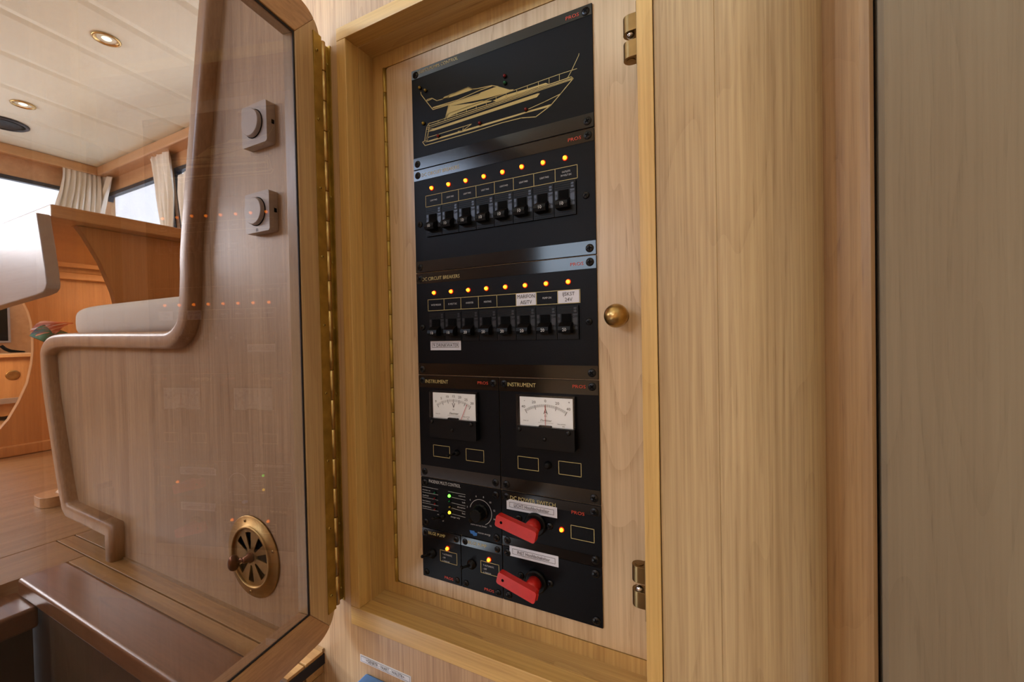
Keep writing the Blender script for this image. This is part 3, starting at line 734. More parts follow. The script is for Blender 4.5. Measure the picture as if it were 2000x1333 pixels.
# ball catches on the right lipping
def catch(zc, flip, lab):
    c = root('ball_catch', (-.0665, .412, zc), lab, 'catch', 'brass door catches')
    xw = -.0668
    obj('mounting_plate', bx(xw-.0012, xw, .4035, .4235, zc-.029, zc+.029), m_catch, c, bevel=.0004)
    for k, zz in (('upper', .0128), ('lower', -.0112)):
        z0_, z1_ = zc+zz-.0078, zc+zz+.0078
        pl = [(xw-.0012, .4055), (xw-.0012, .4195)] + [(xw-.0075+.007*math.cos(math.radians(a)), .4125+.007*math.sin(math.radians(a))) for a in range(90, 271, 15)]
        h = obj('ball_housing', prism_z(pl, z0_, z1_), m_catch, c, bevel=.0007)
        if (k == 'upper') != flip:
            bm = bmesh.new(); bmesh.ops.create_uvsphere(bm, u_segments=20, v_segments=12, radius=.0038)
            bmesh.ops.translate(bm, verts=bm.verts, vec=(xw-.0075, .4115, z0_ if not flip else z1_)); obj('ball', bm, m_steel, h, smooth=True)
        else:
            obj('adjusting_screw', lathe([(.004, 0), (.004, .0006), (.0005, .0008)], (xw-.0075, .4125, z0_ if not flip else z1_), '-z' if not flip else 'z', 20), m_catch, h)
    return c
zA = on_y(1238, 77, .412).z; zB = on_y(1256, 1145, .412).z
catch(zA, False, 'brass ball catch beside the recess, the upper one level with the yacht diagram')
catch(zB, True, 'brass ball catch beside the recess, the lower one near its bottom right corner')

# ================================================================== BLACK PANELS
PXL, PXR, PXM = -.3655, -.1195, -.2425
Z = [FZ+.3535, FZ+.2215, FZ+.085, FZ-.0505, FZ-.1875, FZ-.2555, FZ-.3225]
SCR = screw_mesh('panel_screw', .0046, m_scr); CRS = cross_mesh(.0046)
def screws(pts, par, r=1.):
    for (x, z) in pts:
        s = put(SCR, 'screw', (x, YN, z), par); s.scale = (r, 1, r); c_ = put(CRS, 'cross_slot', wloc(s), s); s.rotation_euler = (0, random.choice((0, .4, .8, 1.1)), 0)
def bezel(x0, x1, z0, z1, lab, name='breaker_panel', cat='control panel', group=None, holes=(), strips=(.0165, .0165), corner_screws=True, extra=()):
    g = .0004; p = root(name, ((x0+x1)/2, YD, z0), lab, cat, group)
    outer = [(x0+g, z0+g), (x1-g, z0+g), (x1-g, z1-g), (x0+g, z1-g)]
    obj('faceplate', SL([outer]+list(holes), YN, YD-.0001), m_black, p, bevel=.00035, seg=1)
    if strips[1]: obj('header_strip', bx(x0+g*2, x1-g*2, YN-.0004, YN, z1-strips[1], z1-g*2), m_strip, p)
    if strips[0]: obj('footer_strip', bx(x0+g*2, x1-g*2, YN-.0004, YN, z0+g*2, z0+strips[0]), m_strip, p)
    i = .0075
    if corner_screws: screws([(x0+i, z1-i), (x1-i, z1-i), (x0+i, z0+i), (x1-i, z0+i)], p)
    return p
yT = YN-.00055      # prints on strips
yP = YN-.00015      # prints on the face
def T(bm, s, u, v, hpx, y, wscale=.9, align='LEFT'):
    """lettering placed at a measured point of the panel; hpx = cap height in mm"""
    x, z = PN(u, v); text_bm(bm, s, x, z, hpx/1000, y, wscale, align)
def pros(p, x, z):
    bm = bmesh.new(); text_bm(bm, 'PROS', x, z, .0036, yT-.0002, 1.25, 'RIGHT', .0); flat('maker_mark', bm, m_redp, p)
LED_RIM = mesh_of(lathe([(.0028, 0), (.0028, .0012), (.0021, .0016)], (0, 0, 0), '-y', 20), 'led_rim', m_blk2, True)
LEDM = {}
for k, m in (('a', m_led), ('g', m_ledg), ('y', m_ledy), ('dr', m_dred), ('dg', m_dgrn), ('dy', m_dyel)):
    LEDM[k] = mesh_of(lathe([(.0020, 0), (.0020, .0018), (.00165, .0028), (.001, .0033), (.0001, .0034)], (0, 0, 0), '-y', 18), 'led_'+k, m, True)
LED_GLOW = mesh_of(lathe([(.0030, .0), (.0030, .0006), (.0022, .0007)], (0, 0, 0), '-y', 24), 'led_seat', m_ledred, True)
def led(p, u, v, kind='a', sc=1.):
    x, z = PN(u, v); o = put(LEDM[kind], 'led', (x, YN-.0002, z), p); o.scale = (sc, 1, sc)
    if kind == 'a': put(LED_GLOW, 'led_seat', (x, YN-.0001, z), o).scale = (1, 1, 1)
    else: put(LED_RIM, 'led_seat', (x, YN, z), o).scale = (.95, 1, .95)
    return o

# ---- 1 yacht diagram
p = bezel(PXL, PXR, Z[1], Z[0], 'black panel with a gold yacht diagram, at the top of the cabinet door', 'diagram_panel', strips=(.0155, .0125))
def CP(x, y): return PN(780+x/4.878, 80+y/4.878)
bm = bmesh.new()
def RB(pts, w=.0009): ribbon(bm, [CP(*q) for q in pts], w, yP)
def FL(pts): fillp(bm, [CP(*q) for q in pts], yP)
RB([(205,490),(208,512),(258,578),(320,655),(475,608)])
RB([(258,578),(264,560),(310,546),(358,570),(470,538),(475,515),(535,495),(655,442),(700,460),(745,455),(880,426),(940,435)])
RB([(258,576),(310,553)]); RB([(415,552),(430,535),(540,497)])
FL([(415,556),(425,540),(470,528),(530,498),(655,440),(708,462),(545,520),(465,545)])
RB([(320,635),(560,562),(770,470),(880,432)]); RB([(320,640),(475,600),(770,502)])
FL([(475,622),(475,604),(760,512),(775,492),(900,445),(940,434),(1050,465),(1092,462),(1070,482),(840,545)])
FL([(475,622),(700,592),(790,570),(885,570),(870,580),(740,618),(640,655),(550,688),(465,728),(438,728),(455,680)])
FL([(1000,520),(1200,462),(1395,400),(1422,411),(1320,442),(1220,478),(1120,512),(1010,548),(920,578),(890,572)])
RB([(470,612),(462,650),(438,735)])
RB([(275,792),(700,655),(1120,520),(1640,343)]); RB([(280,812),(1650,356)]); RB([(265,830),(300,822),(1655,365)], .0006)
RB([(370,765),(440,735),(475,690),(830,565),(1120,462),(1525,318),(1690,265)], .0006)
for x, y0_, y1_ in ((370,757,772),(435,735,755),(462,690,740),(548,660,712),(640,627,680),(733,597,650),(828,565,618),(922,530,580),(1018,498,548),(1118,462,515),(1220,428,475),(1325,392,445),(1427,352,408),(1525,318,378)): RB([(x,y0_),(x,y1_)], .0005)
FL([(262,868),(330,835),(1320,500),(1338,502),(1310,537),(330,856)])
FL([(235,968),(300,945),(750,808),(1100,706),(1445,603),(1432,628),(1200,690),(1100,722),(800,812),(300,958)])
RB([(1655,360),(1540,500),(1440,618),(1300,724),(1160,735),(980,780),(700,868),(245,998),(222,965),(240,955),(262,822),(285,785),(300,782)])
RB([(1600,352),(1637,342),(1657,360)]); RB([(1225,652),(1385,580),(1530,508)], .0007)
RB([(275,920),(690,792),(600,858),(560,862)], .0007); RB([(600,858),(610,830)], .0006)
RB([(255,940),(275,870),(285,800)], .0005); RB([(268,950),(285,830)], .0005); RB([(262,845),(325,835)], .0005); RB([(240,950),(268,950)], .0007)
RB([(1605,350),(1640,285),(1708,140),(1712,122)], .0007)
flat('yacht_drawing', bm, m_gold, p)
bm = bmesh.new(); T(bm, 'LIGHTS/PUMPS CONTROL', 816, 146, 4.1, yT, .92); flat('lettering', bm, m_gold, p)
pros(p, PXR-.0145, Z[0]-.0095)
for u, v, k in ((821,172.5,'dy'),(832,177.5,'dy'),(828,242,'dy'),(986.5,149.5,'dr'),(987,163,'dg'),(857,266.5,'dr'),(938,241.5,'dr'),(1028,215,'dr')): led(p, u, v, k, .9)

# ---- breakers
def breaker_meshes():
    w, h = .0222, .0372; d = {}
    bm = bmesh.new(); box(bm, -w/2, w/2, -.0032, .0008, -h/2, h/2)
    for k in range(3): box(bm, -w/2+.001, w/2-.001, -.0036, -.0032, h/2-.0022-.0024*k, h/2-.0012-.0024*k)
    for k in range(2): box(bm, -w/2+.001, w/2-.001, -.0036, -.0032, -h/2+.0015+.0024*k, -h/2+.0025+.0024*k)
    d['body'] = mesh_of(bm, 'breaker_body', m_blk2)
    bm = bmesh.new(); box(bm, -.0062, .0040, -.0040, -.0033, -.0055, .0095)
    d['slot'] = mesh_of(bm, 'breaker_slot', m_blk3)
    bm = bmesh.new()   # lever tilted downwards (switched on)
    P = [(-.0092, -.0035), (.0008, -.0037), (-.0052, -.0150), (-.0118, -.0150)]
    prof = [(.0005, -.0036), (-.0045, -.0125), (-.0085, -.0135), (-.0118, -.0118), (-.0118, -.0036)]  # (z, y)
    A = [bm.verts.new((-.0075, y, z)) for z, y in prof]; B = [bm.verts.new((.0052, y, z)) for z, y in prof]
    bm.faces.new(A); bm.faces.new(list(reversed(B)))
    for i in range(5): bm.faces.new((A[i], A[(i+1) % 5], B[(i+1) % 5], B[i]))
    d['lever'] = mesh_of(bm, 'breaker_lever', m_blk2)
    bm = bmesh.new()
    for x0, x1, z0, z1 in ((.0056, .0100, -.0080, .0095), (-.0102, -.0076, .0000, .0095)):
        bm.faces.new([bm.verts.new(q) for q in ((x0, -.0034, z0), (x1, -.0034, z0), (x1, -.0034, z1), (x0, -.0034, z1))])
    for x0, x1, z0, z1 in ((.0066, .0094, .0110, .0135), (.0066, .0094, .0142, .0165)):
        bm.faces.new([bm.verts.new(q) for q in ((x0, -.0038, z0), (x1, -.0038, z0), (x1, -.0038, z1), (x0, -.0038, z1))])
    me = bpy.data.meshes.new('grey_patch'); bm.to_mesh(me); bm.free(); me.materials.append(m_grey); d['patch'] = me
    bm = bmesh.new(); text_bm(bm, 'OFF', .0078, .0050, .0026, -.0036, .8, 'CENTER'); text_bm(bm, 'ON', .0078, -.0050, .0026, -.0036, .8, 'CENTER'); text_bm(bm, 'D', -.0089, .0030, .0026, -.0036, .8, 'CENTER')
    me = bpy.data.meshes.new('onoff'); bm.to_mesh(me); bm.free(); me.materials.append(m_blk3); d['onoff'] = me
    for n in ('10', '20'):
        bm = bmesh.new(); text_bm(bm, n, -.0005, -.0098, .0033, -.0142, .95, 'CENTER'); text_bm(bm, '------', -.0005, -.0064, .0011, -.0142, 1, 'CENTER')
        me = bpy.data.meshes.new('n'+n); bm.to_mesh(me); bm.free(); me.materials.append(m_white); d[n] = me
    return d
m_grey = plain('grey_patch', (58, 66, 84), .35, noise=.05)
m_grey2 = plain('dark_grey_patch', (18, 19, 23), .4, noise=.05)
BR = breaker_meshes()
BR['patch2'] = BR['patch'].copy(); BR['patch2'].materials.clear(); BR['patch2'].materials.append(m_grey2)
def breaker_row(p, xl, xr, zc, amps, patch):
    n = 8; w = (xr-xl)/n
    for i in range(n):
        x = xl+w*(i+.5)
        b = put(BR['body'], 'breaker', (x, YN+.001, zc), p); b.scale = (w*.97/.0222, 1, 1)
        W0 = (x, YN+.001, zc)
        for nm, me in (('lever_slot', BR['slot']), ('lever', BR['lever']), ('switch_scale', BR[patch]), ('on_off_lettering', BR['onoff']), ('rating_number', BR[amps[i]])): put(me, nm, W0, b)
def row_frame(p, cells, y=yP, wd=.00055):
    """cells: list of top/bottom corner pixel pairs along the strip"""
    bm = bmesh.new(); ribbon(bm, [PN(*cells[0][0]), PN(*cells[-1][0])], wd, y); ribbon(bm, [PN(*cells[0][1]), PN(*cells[-1][1])], wd, y)
    return bm
def C2(x, y): return (800+x/4.936, 240+y/4.936)
def C3(x, y): return (800+x/4.936, 490+y/4.936)

# ---- 2 upper breaker panel
xl, zt_ = PN(*C2(165, 845)); xr, _ = PN(*C2(1608, 600)); zb_ = PN(*C2(170, 1088))[1]; ztb = PN(*C2(1600, 580))[1]; zbb = PN(*C2(1610, 858))[1]
zt_ = (zt_+ztb)/2; zb_ = (zb_+zbb)/2; zcb = (zt_+zb_)/2
hole = [(xl+.0002, zb_), (xr-.0002, zb_), (xr-.0002, zt_), (xl+.0002, zt_)]
p = bezel(PXL, PXR, Z[2], Z[1], 'black breaker panel with eight lit lamps over toggles marked 10, no stickers', holes=[hole], strips=(.0155, .0145), group='circuit breaker panels')
breaker_row(p, xl, xr, zcb, ['10']*8, 'patch')
for u, v in ((216,632),(378,596),(543,560),(718,520),(898,478),(1083,427),(1288,387),(1500,341)): led(p, *C2(u, v))
bm = bmesh.new(); zr1 = (PN(*C2(155,716))[1]+PN(*C2(1617,394))[1])/2; zr0 = (PN(*C2(158,822))[1]+PN(*C2(1617,523))[1])/2
xs = [PN(*C2(x, y))[0] for x, y in ((156,760),(311,735),(472,700),(641,665),(818,630),(1001,590),(1197,545),(1403,505),(1617,460))]
def grid(bm, xs, z0, z1, w=.0006, y=yP):
    ribbon(bm, [(xs[0], z0), (xs[-1], z0)], w, y); ribbon(bm, [(xs[0], z1), (xs[-1], z1)], w, y)
    for x in xs: ribbon(bm, [(x, z0), (x, z1)], w, y)
grid(bm, xs, zr0, zr1); text_bm(bm, 'DC CIRCUIT BREAKERS', PXL+.0135, Z[1]-.0105, .0044, yT, .9); flat('gold_print', bm, m_gold, p)
bm = bmesh.new()
for i in range(7): text_bm(bm, 'LIGHT FWD', (xs[i]+xs[i+1])/2, (zr0+zr1)/2-.0008, .0020, yP, .72, 'CENTER')
text_bm(bm, 'OUTLETS', (xs[7]+xs[8])/2, (zr0+zr1)/2+.0012, .0020, yP, .8, 'CENTER'); text_bm(bm, '24 VOLT DC', (xs[7]+xs[8])/2, (zr0+zr1)/2-.0026, .0020, yP, .8, 'CENTER')
flat('lettering', bm, m_white, p)
pros(p, PXR-.0145, Z[1]-.0100)
screws([PN(*C2(103, 984)), PN(*C2(1701, 700))], p, .85)

# ---- 3 lower breaker panel
xl, a_ = PN(*C3(195, 622)); xr, b2 = PN(*C3(1635, 548)); z0a = PN(*C3(200, 850))[1]; z0b = PN(*C3(1635, 828))[1]
zt_ = (a_+b2)/2; zb_ = (z0a+z0b)/2; zcb = (zt_+zb_)/2
hole = [(xl+.0002, zb_), (xr-.0002, zb_), (xr-.0002, zt_), (xl+.0002, zt_)]
p = bezel(PXL, PXR, Z[3], Z[2], 'black breaker panel with white stickers and eight lit lamps, below the yacht and light rows', holes=[hole], strips=(.0155, .0145), group='circuit breaker panels')
p['label'] = 'black breaker panel with white stickers, its toggles marked 20, directly above the two meters'
breaker_row(p, xl, xr, zcb, ['10', '10']+['20']*6, 'patch2')
for u, v in ((239,407),(403,394),(568,380),(742,365),(925,350),(1115,335),(1317,318),(1530,300)): led(p, *C3(u, v))
xs = [PN(*C3(x, y))[0] for x, y in ((179,530),(333,520),(495,510),(664,500),(842,485),(1027,475),(1223,460),(1428,445),(1643,430))]
zr1 = (PN(*C3(179,478))[1]+PN(*C3(1643,367))[1])/2; zr0 = (PN(*C3(181,584))[1]+PN(*C3(1643,497))[1])/2
bm = bmesh.new(); grid(bm, xs, zr0, zr1); text_bm(bm, 'DC CIRCUIT BREAKERS', PXL+.0105, Z[2]-.0108, .0044, yT, .9); flat('gold_print', bm, m_gold, p)
bm = bmesh.new(); zm = (zr0+zr1)/2
for i, s in enumerate(('WATER PRESSURE', '12 VOLT DC', 'INVERTER', 'HEATING', None, None, 'PUMP ON', None)):
    if s: text_bm(bm, s, (xs[i]+xs[i+1])/2, zm-.0010, .0022, yP, .62 if i == 0 else .78, 'CENTER')
flat('lettering', bm, m_white, p)
def sticker(p, x0, x1, z0, z1, rows, h, name='sticker', ang=0, ws=.9, outline=None, yy=YN):
    piv = Vector(((x0+x1)/2, 0, (z0+z1)/2))
    o = obj(name, bx(x0, x1, yy-.0005, yy-.00005, z0, z1), m_tape, p)
    bm = bmesh.new(); n = len(rows); zc = (z0+z1)/2
    for i, s in enumerate(rows):
        text_bm(bm, s, (x0+x1)/2, zc+((n-1)/2-i)*h*1.55-h*.5, h, yy-.0007, ws, 'CENTER')
    if outline:
        a, b, c, d = outline; ribbon(bm, [(a, c), (b, c), (b, d), (a, d)], .0004, yy-.0007, True)
    f = flat('lettering', bm, m_ink, p); 
    me = f.data; f.parent = o; me.transform(Matrix.Translation(-Vector(o.location)))
    return o
sticker(p, xs[5]+.0006, xs[6]-.0006, zr0+.0002, zr1-.0002, ['MARIFON', 'AIS/TV'], .0044, ws=.82)
sticker(p, xs[7]+.0006, xs[8]-.0008, zr0+.0004, zr1-.0004, ['IJSKST', '24V'], .0040, ws=.95)
x0, z1 = PN(*C3(203, 866)); x1, z0 = PN(*C3(497, 958)); z0 = PN(*C3(204, 960))[1]
sticker(p, x0, x1, z0, z1, ['\u2191 DRINKWATER'], .0042, ws=.88, outline=(x0+.003, x1-.003, z0+.0035, z1-.0035))
pros(p, PXR-.0145, Z[2]-.0100)
screws([PN(*C3(127, 740)), PN(*C3(1730, 685))], p, .85)

# ---- 4, 5 instruments
def C4(x, y): return (810+x/5.126, 720+y/5.126)
def meter(p, frontc, unit, ticks_mode, needle_ang):
    """frontc: measured corners of the meter body on its raised front"""
    yF = YN-.009
    (ul, vl), (ur, vr_), (ub, vb) = frontc
    a = on_y(*C4(ul, vl), yF); b = on_y(*C4(ur, vr_), yF); c = on_y(*C4(ub, vb), yF)
    x0, x1, z1, z0 = a.x, b.x, (a.z+b.z)/2, c.z
    w, h = x1-x0, z1-z0; zs_ = z0+h*.405
    mt_ = obj('meter_body', SL([rrect(x0, x1, z0, zs_, .0018)], yF, YN-.0001), m_blk2, p, bevel=.0006)
    obj('dial', bx(x0+.003, x1-.003, YN-.0045, YN-.0035, zs_-.0012, z1-.003), m_dial, mt_)
    obj('back', bx(x0+.0008, x1-.0008, YN-.0034, YN-.0002, zs_+.0002, z1-.0008), m_blk2, mt_)
    # clear cover: front and four thin sides
    bm = bmesh.new(); t = .0007
    box(bm, x0, x1, yF, yF+t, zs_+.0002, z1); box(bm, x0, x0+t, yF+t, YN-.0002, zs_+.0002, z1); box(bm, x1-t, x1, yF+t, YN-.0002, zs_+.0002, z1); box(bm, x0+t, x1-t, yF+t, YN-.0002, z1-t, z1)
    obj('clear_cover', bm, m_clear, mt_)
    yy = YN-.0047; bm = bmesh.new(); cx = (x0+x1)/2; hD = z1-zs_; Rl = .76*w; pz = z1-.19*hD-Rl
    n = 30 if ticks_mode == 'V' else 40; half = 31.0
    for i in range(n+1):
        an = math.radians(90+half-2*half*i/n); maj = (i % 5 == 0) if ticks_mode == 'V' else (i % 10 == 0)
        ro_ = .705*w; ri_ = ro_-(w*.065 if maj else w*.038)
        ribbon(bm, [(cx+ri_*math.cos(an), pz+ri_*math.sin(an)), (cx+ro_*math.cos(an), pz+ro_*math.sin(an))], .00035 if not maj else .0006, yy)
    labs = ['0', '5', '10', '15', '20', '25', '30'] if ticks_mode == 'V' else ['40', '20', '0', '20', '40']
    for i, s in enumerate(labs):
        an = math.radians(90+half-2*half*i/(len(labs)-1))
        text_bm(bm, s, cx+Rl*math.cos(an), pz+Rl*math.sin(an)-.0013, .0030, yy, 1.15, 'CENTER')
    if ticks_mode == 'A': text_bm(bm, '-', x0+w*.13, z1-.0085, .003, yy, 1.2, 'CENTER'); text_bm(bm, '+', x1-w*.10, z1-.0085, .003, yy, 1.0, 'CENTER')
    text_bm(bm, unit, cx, zs_+h*.24, .0060, yy, .9, 'CENTER'); text_bm(bm, 'DC', cx, zs_+h*.19, .0015, yy, 1, 'CENTER')
    text_bm(bm, 'Class 2,5', x0+w*.10, zs_+h*.085, .0012, yy, 1.1); text_bm(bm, 'Nenn 60 PA0', x1-w*.30, zs_+h*.06, .0012, yy, 1.0); text_bm(bm, '402', x1-w*.22, zs_+h*.02, .0014, yy, 1.0)
    # small handwritten-like maker script
    text_bm(bm, 'Danimter', cx, zs_+h*.10, .0026, yy, .95, 'CENTER', .35); ribbon(bm, [(cx-w*.13, zs_+h*.075), (cx+w*.13, zs_+h*.072)], .0002, yy)
    flat('dial_print', bm, m_ink, mt_)
    bm = bmesh.new(); an = math.radians(needle_ang); ln = w*.69; l0 = (zs_+.0005-pz)/math.sin(an)
    ribbon(bm, [(cx+l0*math.cos(an), pz+l0*math.sin(an)), (cx+ln*math.cos(an), pz+ln*math.sin(an))], .0006, yy-.0012)
    bm2 = bmesh.new()
    flat('needle', bm, m_red, mt_); bm2.free()
    obj('needle_shroud', SL([[(cx-w*.12, zs_-.001), (cx+w*.12, zs_-.001), (cx+w*.10, zs_+.0018), (cx-w*.10, zs_+.0018)]], YN-.0078, YN-.0047), m_blk2, mt_)
    for sx_, sz_, rr in ((x0+w*.055, z0+h*.34, .6), (x1-w*.10, z0+h*.34, .6), (cx, z0+h*.19, .5)):
        s = put(SCR, 'screw', (sx_, yF, sz_), mt_); s.scale = (rr, 1, rr)
    return mt_
def small_boxes(bm, qs):
    for (u0, v0), (u1, v1) in qs:
        x0, z1 = PN(*C4(u0, v0)); x1, z0 = PN(*C4(u1, v1)); ribbon(bm, [(x0, z0), (x1, z0), (x1, z1), (x0, z1)], .0006, yP, True)
p = bezel(PXL, PXM, Z[4], Z[3], 'black instrument panel with the voltmeter marked V, its red needle leaning right', 'instrument_panel', group='meter panels')
meter(p, ((140, 222), (605, 242), (605, 735)), 'V', 'V', 65)
bm = bmesh.new(); small_boxes(bm, [((187, 765), (352, 900)), ((514, 803), (693, 944))]); text_bm(bm, 'INSTRUMENT', PXL+.0115, Z[3]-.0105, .0046, yT, .92); flat('gold_print', bm, m_gold, p)
pros(p, PXM-.0145, Z[3]-.0095)
tgx, tgz = PN(*C4(425, 845))
def knurl(p, x, z, r=.0042, name='toggle_switch', lever=(-.7, 0)):
    t = obj(name, lathe([(r, 0), (r, .0018), (r*.72, .0024), (r*.68, .0042), (r*.4, .0045), (.0002, .0045)], (x, YN, z), '-y', 24), m_blk2, p, smooth=True)
    if lever:
        a = Vector((x, YN-.003, z)); b = a+Vector((lever[0]*.009, -.010, lever[1]*.009))
        bm = tube([a, a.lerp(b, .5), b], .0014, 10)
        lv = obj('lever', bm, m_blk2, t, smooth=True)
        bm = bmesh.new(); bmesh.ops.create_uvsphere(bm, u_segments=14, v_segments=10, radius=.0022); bmesh.ops.translate(bm, verts=bm.verts, vec=b); obj('lever_tip', bm, m_blk2, t, smooth=True)
    return t
knurl(p, tgx, tgz, .0040, lever=(-.6, -.1))
p = bezel(PXM, PXR, Z[4], Z[3], 'black instrument panel with the ammeter marked A, its needle upright at zero', 'instrument_panel', group='meter panels')
meter(p, ((1010, 262), (1592, 285), (1582, 845)), 'A', 'A', 90)
bm = bmesh.new(); small_boxes(bm, [((1033, 878), (1240, 1030)), ((1441, 927), (1668, 1088))]); text_bm(bm, 'INSTRUMENT', PXM+.0115, Z[3]-.0105, .0046, yT, .92); flat('gold_print', bm, m_gold, p)
pros(p, PXR-.0145, Z[3]-.0095)
tgx, tgz = PN(*C4(1335, 968)); knurl(p, tgx, tgz, .0046, 'blanking_plug', None)

# ---- 6 inverter control
def C5(x, y): return (810+x/4.166, 920+y/4.166)
p = bezel(PXL, PXM, Z[5], Z[4], 'black battery charger control panel with green and yellow lamps and a round dial', 'charger_panel', strips=(0, 0))
bm = bmesh.new()
def t5(s, u, v, h, ws=.9, al='LEFT'): x, z = PN(*C5(u, v)); text_bm(bm, s, x, z, h/1000, yP, ws, al)
t5('PHOENIX MULTI CONTROL', 115, 95, 4.2, .66)
for s, u, v in (('inverter on', 64, 157), ('overload', 64, 201), ('low battery', 64, 245), ('temperature', 64, 290)): t5(s, u, v, 2.0, .98)
for s, u, v in (('mains on', 412, 218), ('bulk', 412, 268), ('absorption', 412, 312), ('float', 412, 358), ('charger only', 368, 394)): t5(s, u, v, 2.0, .98, 'RIGHT')
for (u0, v0), (u1, v1) in (((64,127),(190,152)),((64,172),(190,197)),((64,213),(190,240)),((64,258),(192,286)),((64,303),(192,330)),((272,168),(412,195)),((300,215),(412,240)),((300,260),(412,288)),((300,303),(412,335)),((300,350),(412,380))):
    ribbon(bm, [PN(*C5(u0, v0)), PN(*C5(u1, v1))], .0004, yP)
kx_, kz_ = PN(*C5(537, 338)); ra = .0158
ribbon(bm, [(kx_+ra*math.cos(math.radians(a)), kz_+ra*math.sin(math.radians(a))) for a in range(165, -66, -10)], .0006, yP)
for i, s in enumerate(('3', '4', '6', '8', '10', '12', '14', '16')):
    a = math.radians(170-i*31); text_bm(bm, s, kx_+ra*1.27*math.cos(a), kz_+ra*1.27*math.sin(a)-.001, .0022, yP, 1, 'CENTER')
t5('shore current limiter', 455, 437, 2.1, .92)
t5('victron energy', 512, 508, 2.3, .95); t5('on', 185, 358, 1.8); t5('off', 225, 412, 1.8)
flat('white_print', bm, m_white, p)
bm = bmesh.new()
def lg(pts): fillp(bm, [PN(*C5(*q)) for q in pts], yP)
lg([(447,484),(485,490),(490,502),(508,508),(506,530),(480,530),(470,514),(455,510)])
flat('maker_emblem', bm, m_bluep, p)
led(p, *C5(288, 201), 'g', 1.0); led(p, *C5(290, 336), 'y', 1.0)
for u, v, k in ((168,178,'dg'),(168,222,'dr'),(170,266,'dr'),(170,310,'dr'),(288,246,'dg'),(291,291,'dy')): led(p, *C5(u, v), k, .6)
kn = obj('limiter_knob', lathe([(.0108, 0), (.0108, .0015), (.0090, .003), (.0082, .0125), (.007, .0135), (.0003, .0136)], (kx_, YN, kz_), '-y', 12), m_blk2, p)
ang = math.radians(225); dv = Vector((math.cos(ang), 0, math.sin(ang)))
bm = tube([Vector((kx_, YN-.008, kz_))-dv*.004, Vector((kx_, YN-.009, kz_))+dv*.0135], .0032, 10)
obj('pointer_fin', bm, m_blk2, kn, smooth=True)
x_, z_ = PN(*C5(228, 372)); knurl(p, x_, z_, .0036, lever=(-.6, .2))

# ---- 7, 8 bilge pumps
XB = -.3030
for i, (xa_, xb_) in enumerate(((PXL, XB), (XB, PXM))):
    p = bezel(xa_, xb_, Z[6], Z[5], ('small black bilge pump panel in the bottom left corner', 'small black bilge pump panel just left of the lowest red handle')[i], 'bilge_pump_panel', group='bilge pump panels', strips=(0, .0120), corner_screws=False)
    screws([(xa_+.0068, Z[5]-.0068), (xb_-.0068, Z[5]-.0068), (xa_+.0068, Z[6]+.0068), (xb_-.0068, Z[6]+.0068)], p, .85)
    bm = bmesh.new(); text_bm(bm, 'BILGE PUMP', xa_+.0108, Z[5]-.0082, .0040, yT, .9)
    q0, q1 = (((208, 642), (345, 770)), ((538, 731), (687, 867)))[i]
    bx0, bz1 = PN(*C5(*q0)); bx1, bz0 = PN(*C5(*q1)); ribbon(bm, [(bx0, bz0), (bx1, bz0), (bx1, bz1), (bx0, bz1)], .0006, yP, True); flat('gold_print', bm, m_gold, p)
    bm = bmesh.new()
    for k, s in enumerate(('\u2191 AUTOMATIC', '- OFF', '\u2193 MANUAL')): text_bm(bm, s, bx0+.003, bz1-.0058-k*.0045, .0021, yP, .75)
    flat('lettering', bm, m_white, p)
    bm = bmesh.new(); text_bm(bm, 'PROS', xb_-.0125, Z[6]+.0050, .0034, yT, 1.2, 'RIGHT'); flat('maker_mark', bm, m_redp, p)
    led(p, *C5(*((269, 631), (606, 722))[i]))
    x_, z_ = PN(*C5(*((145, 672), (465, 760))[i])); knurl(p, x_, z_, .0062, lever=(-.75, .05))

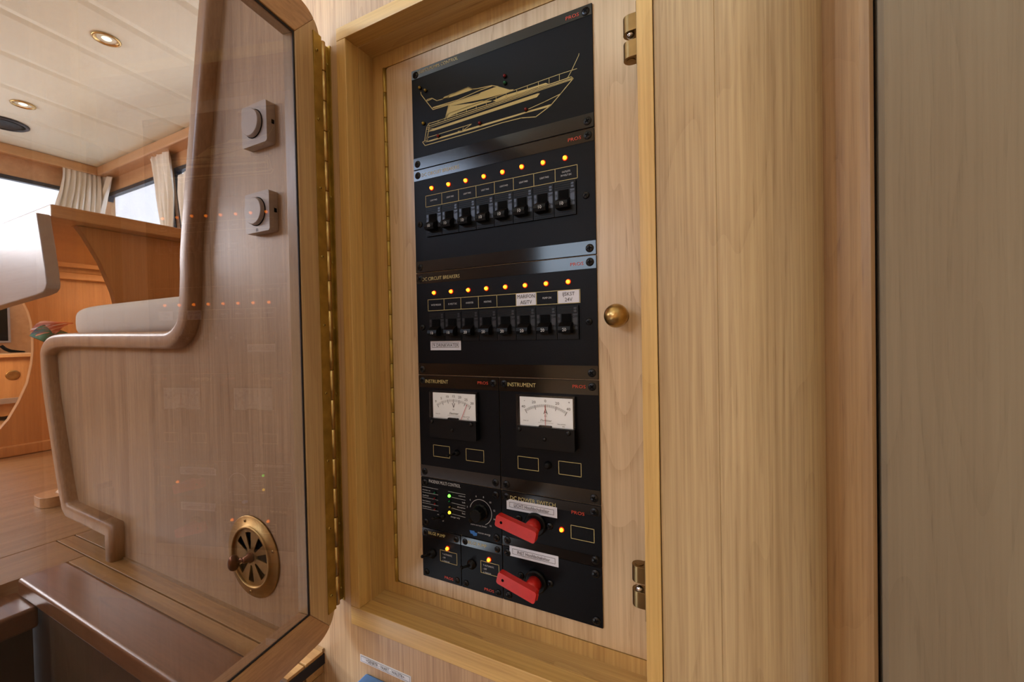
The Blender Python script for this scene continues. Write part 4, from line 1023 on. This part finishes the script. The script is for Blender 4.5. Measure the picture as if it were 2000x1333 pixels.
# ---- 9, 10 power switches with red handles
for i in range(2):
    z1_, z0_ = ((Z[4], Z[5]), (Z[5], Z[6]))[i]
    lab = ('black power switch panel with red handle and amber lamp, the upper of two', 'black power switch panel with red handle and no lamp, the lowest at right')[i]
    p = bezel(PXM, PXR, z0_, z1_, lab, 'power_switch_panel', group='main power switches', strips=((.0120, .0115), (0, 0))[i])
    if i == 0:
        bm = bmesh.new(); text_bm(bm, 'DC POWER SWITCH', PXM+.0120, z1_-.0098, .0046, yT, .95)
        x0, zz1 = PN(*C5(1271, 442)); x1, zz0 = PN(*C5(1461, 588)); ribbon(bm, [(x0, zz0), (x1, zz0), (x1, zz1), (x0, zz1)], .0006, yP, True); flat('gold_print', bm, m_gold, p)
        pros(p, PXR-.0185, z1_-.0135); led(p, *C5(1197, 479))
    # tape label
    ca = ((750, 226), (1160, 295), (752, 308)) if i == 0 else ((774, 604), (1171, 700), (776, 688))
    x0, zz1 = PN(*C5(*ca[0])); x1, zq = PN(*C5(*ca[1])); _, zz0 = PN(*C5(*ca[2]))
    sticker(p, x0, x1, zz0, zz1, (['LICHT Hoofdschakelaar'], ['INST Hoofdschakelaar'])[i], .0038, ws=.84, outline=(x0+.004, x1-.004, zz0+.0032, zz1-.0032), yy=YN-.0005)
    # rotary base and T handle
    hu, hv = ((985, 432), (990, 898))[i]
    x, z = PN(*C5(hu, hv)); z += .000
    obj('switch_collar', lathe([(.0135, 0), (.0135, .0035), (.0120, .0050), (.009, .0050)], (x, YN, z), '-y', 40), m_blk2, p, smooth=False)
    sx0 = PN(*C5(*((848, 388), (865, 855))[i])); sx1 = PN(*C5(*((1099, 452), (1103, 918))[i])); screws([sx0, sx1], p, .9)
    h = obj('red_handle', lathe([(.0085, .004), (.0082, .014), (.0078, .020)], (x, YN, z), '-y', 32), m_red, p, smooth=True)
    yg = YN-.024      # grip bar plane
    gp = (((700, 366), (664, 425), (955, 580), (985, 578), (1018, 505), (1005, 488)), ((712, 830), (678, 890), (950, 1070), (985, 1078), (1022, 1000), (1010, 975)))[i]
    P4 = [on_y(*C5(*q), yg) for q in gp]
    L_a = (P4[0]+P4[1])/2; L_b = (P4[2]+P4[5])/2; L_b.y = L_a.y = yg
    d = (L_b-L_a); ln = d.length; d.normalize(); nrm = Vector((-d.z, 0, d.x)); hw = .0070
    cxy = [(L_a+d*u_+nrm*v_) for u_, v_ in [(ln/2+a, b) for a, b in rrect(-ln/2-.002, ln/2+.002, -hw, hw, .0028, 4)]]
    hb = bmesh.new(); slab(hb, [[(q.x, q.z) for q in cxy]], yg-.004, yg+.004)
    bmesh.ops.dissolve_limit(hb, angle_limit=.01, verts=hb.verts, edges=hb.edges)
    obj('grip_bar', hb, m_red, h, bevel=.0014, seg=3)
    # web between stem and grip
    wb = bmesh.new(); stem = Vector((x, YN-.013, z)); mid = Vector((x, yg, z)); c_ = (L_a+L_b)/2; c_.y = yg
    a1_ = mid-d*.017; a2_ = mid+d*.013
    t_ = nrm*.0042
    A = [stem-d*.006, a1_, a2_, stem+d*.006]
    v0 = [wb.verts.new(q-t_) for q in A]; v1 = [wb.verts.new(q+t_) for q in A]
    wb.faces.new(v0); wb.faces.new(list(reversed(v1)))
    for k in range(4): wb.faces.new((v0[k], v0[(k+1) % 4], v1[(k+1) % 4], v1[k]))
    obj('handle_web', wb, m_red, h, bevel=.0012)
    bm = bmesh.new(); q = L_a+d*.0055
    obj('lanyard_hole', lathe([(.0017, 0), (.0017, .0002), (.0001, .0003)], (q.x, yg-.004, q.z), '-y', 16), m_blk3, h)

# ================================================================== BELOW THE RECESS
x0, z1 = PW(704, 1278); xq, zq = PW(802, 1328); z0 = PW(705, 1292)[1]
lb = root('tape_label', ((x0+xq)/2, YW, z0), 'white lettered tape label on the wood under the recess, above the blue switch box', 'label')
sticker(lb, x0, xq+.001, z0, z1, ['+GENRTR - VAART - WALSTR+'], .0042, name='tape', ws=.78, yy=YW, outline=(x0+.002, xq-.001, z0+.0015, z1-.0015))
ZBX = on_y(715, 1310, YW).z-.002
fb = on_z(708, 1326, ZBX); 
bl_ = root('switch_box', (-.40, YW, ZBX-.05), 'blue plastic switch box under the white tape label at the bottom edge', 'switch')
xbl = on_y(716, 1310, YW).x
obj('housing', bx(xbl, xbl+.075, YW-.024, YW-.0002, ZBX-.09, ZBX), m_blue, bl_, bevel=.003)
obj('slot', bx(xbl+.012, xbl+.055, YW-.014, YW-.0125, ZBX-.0001, ZBX+.0003), m_blk3, bl_)
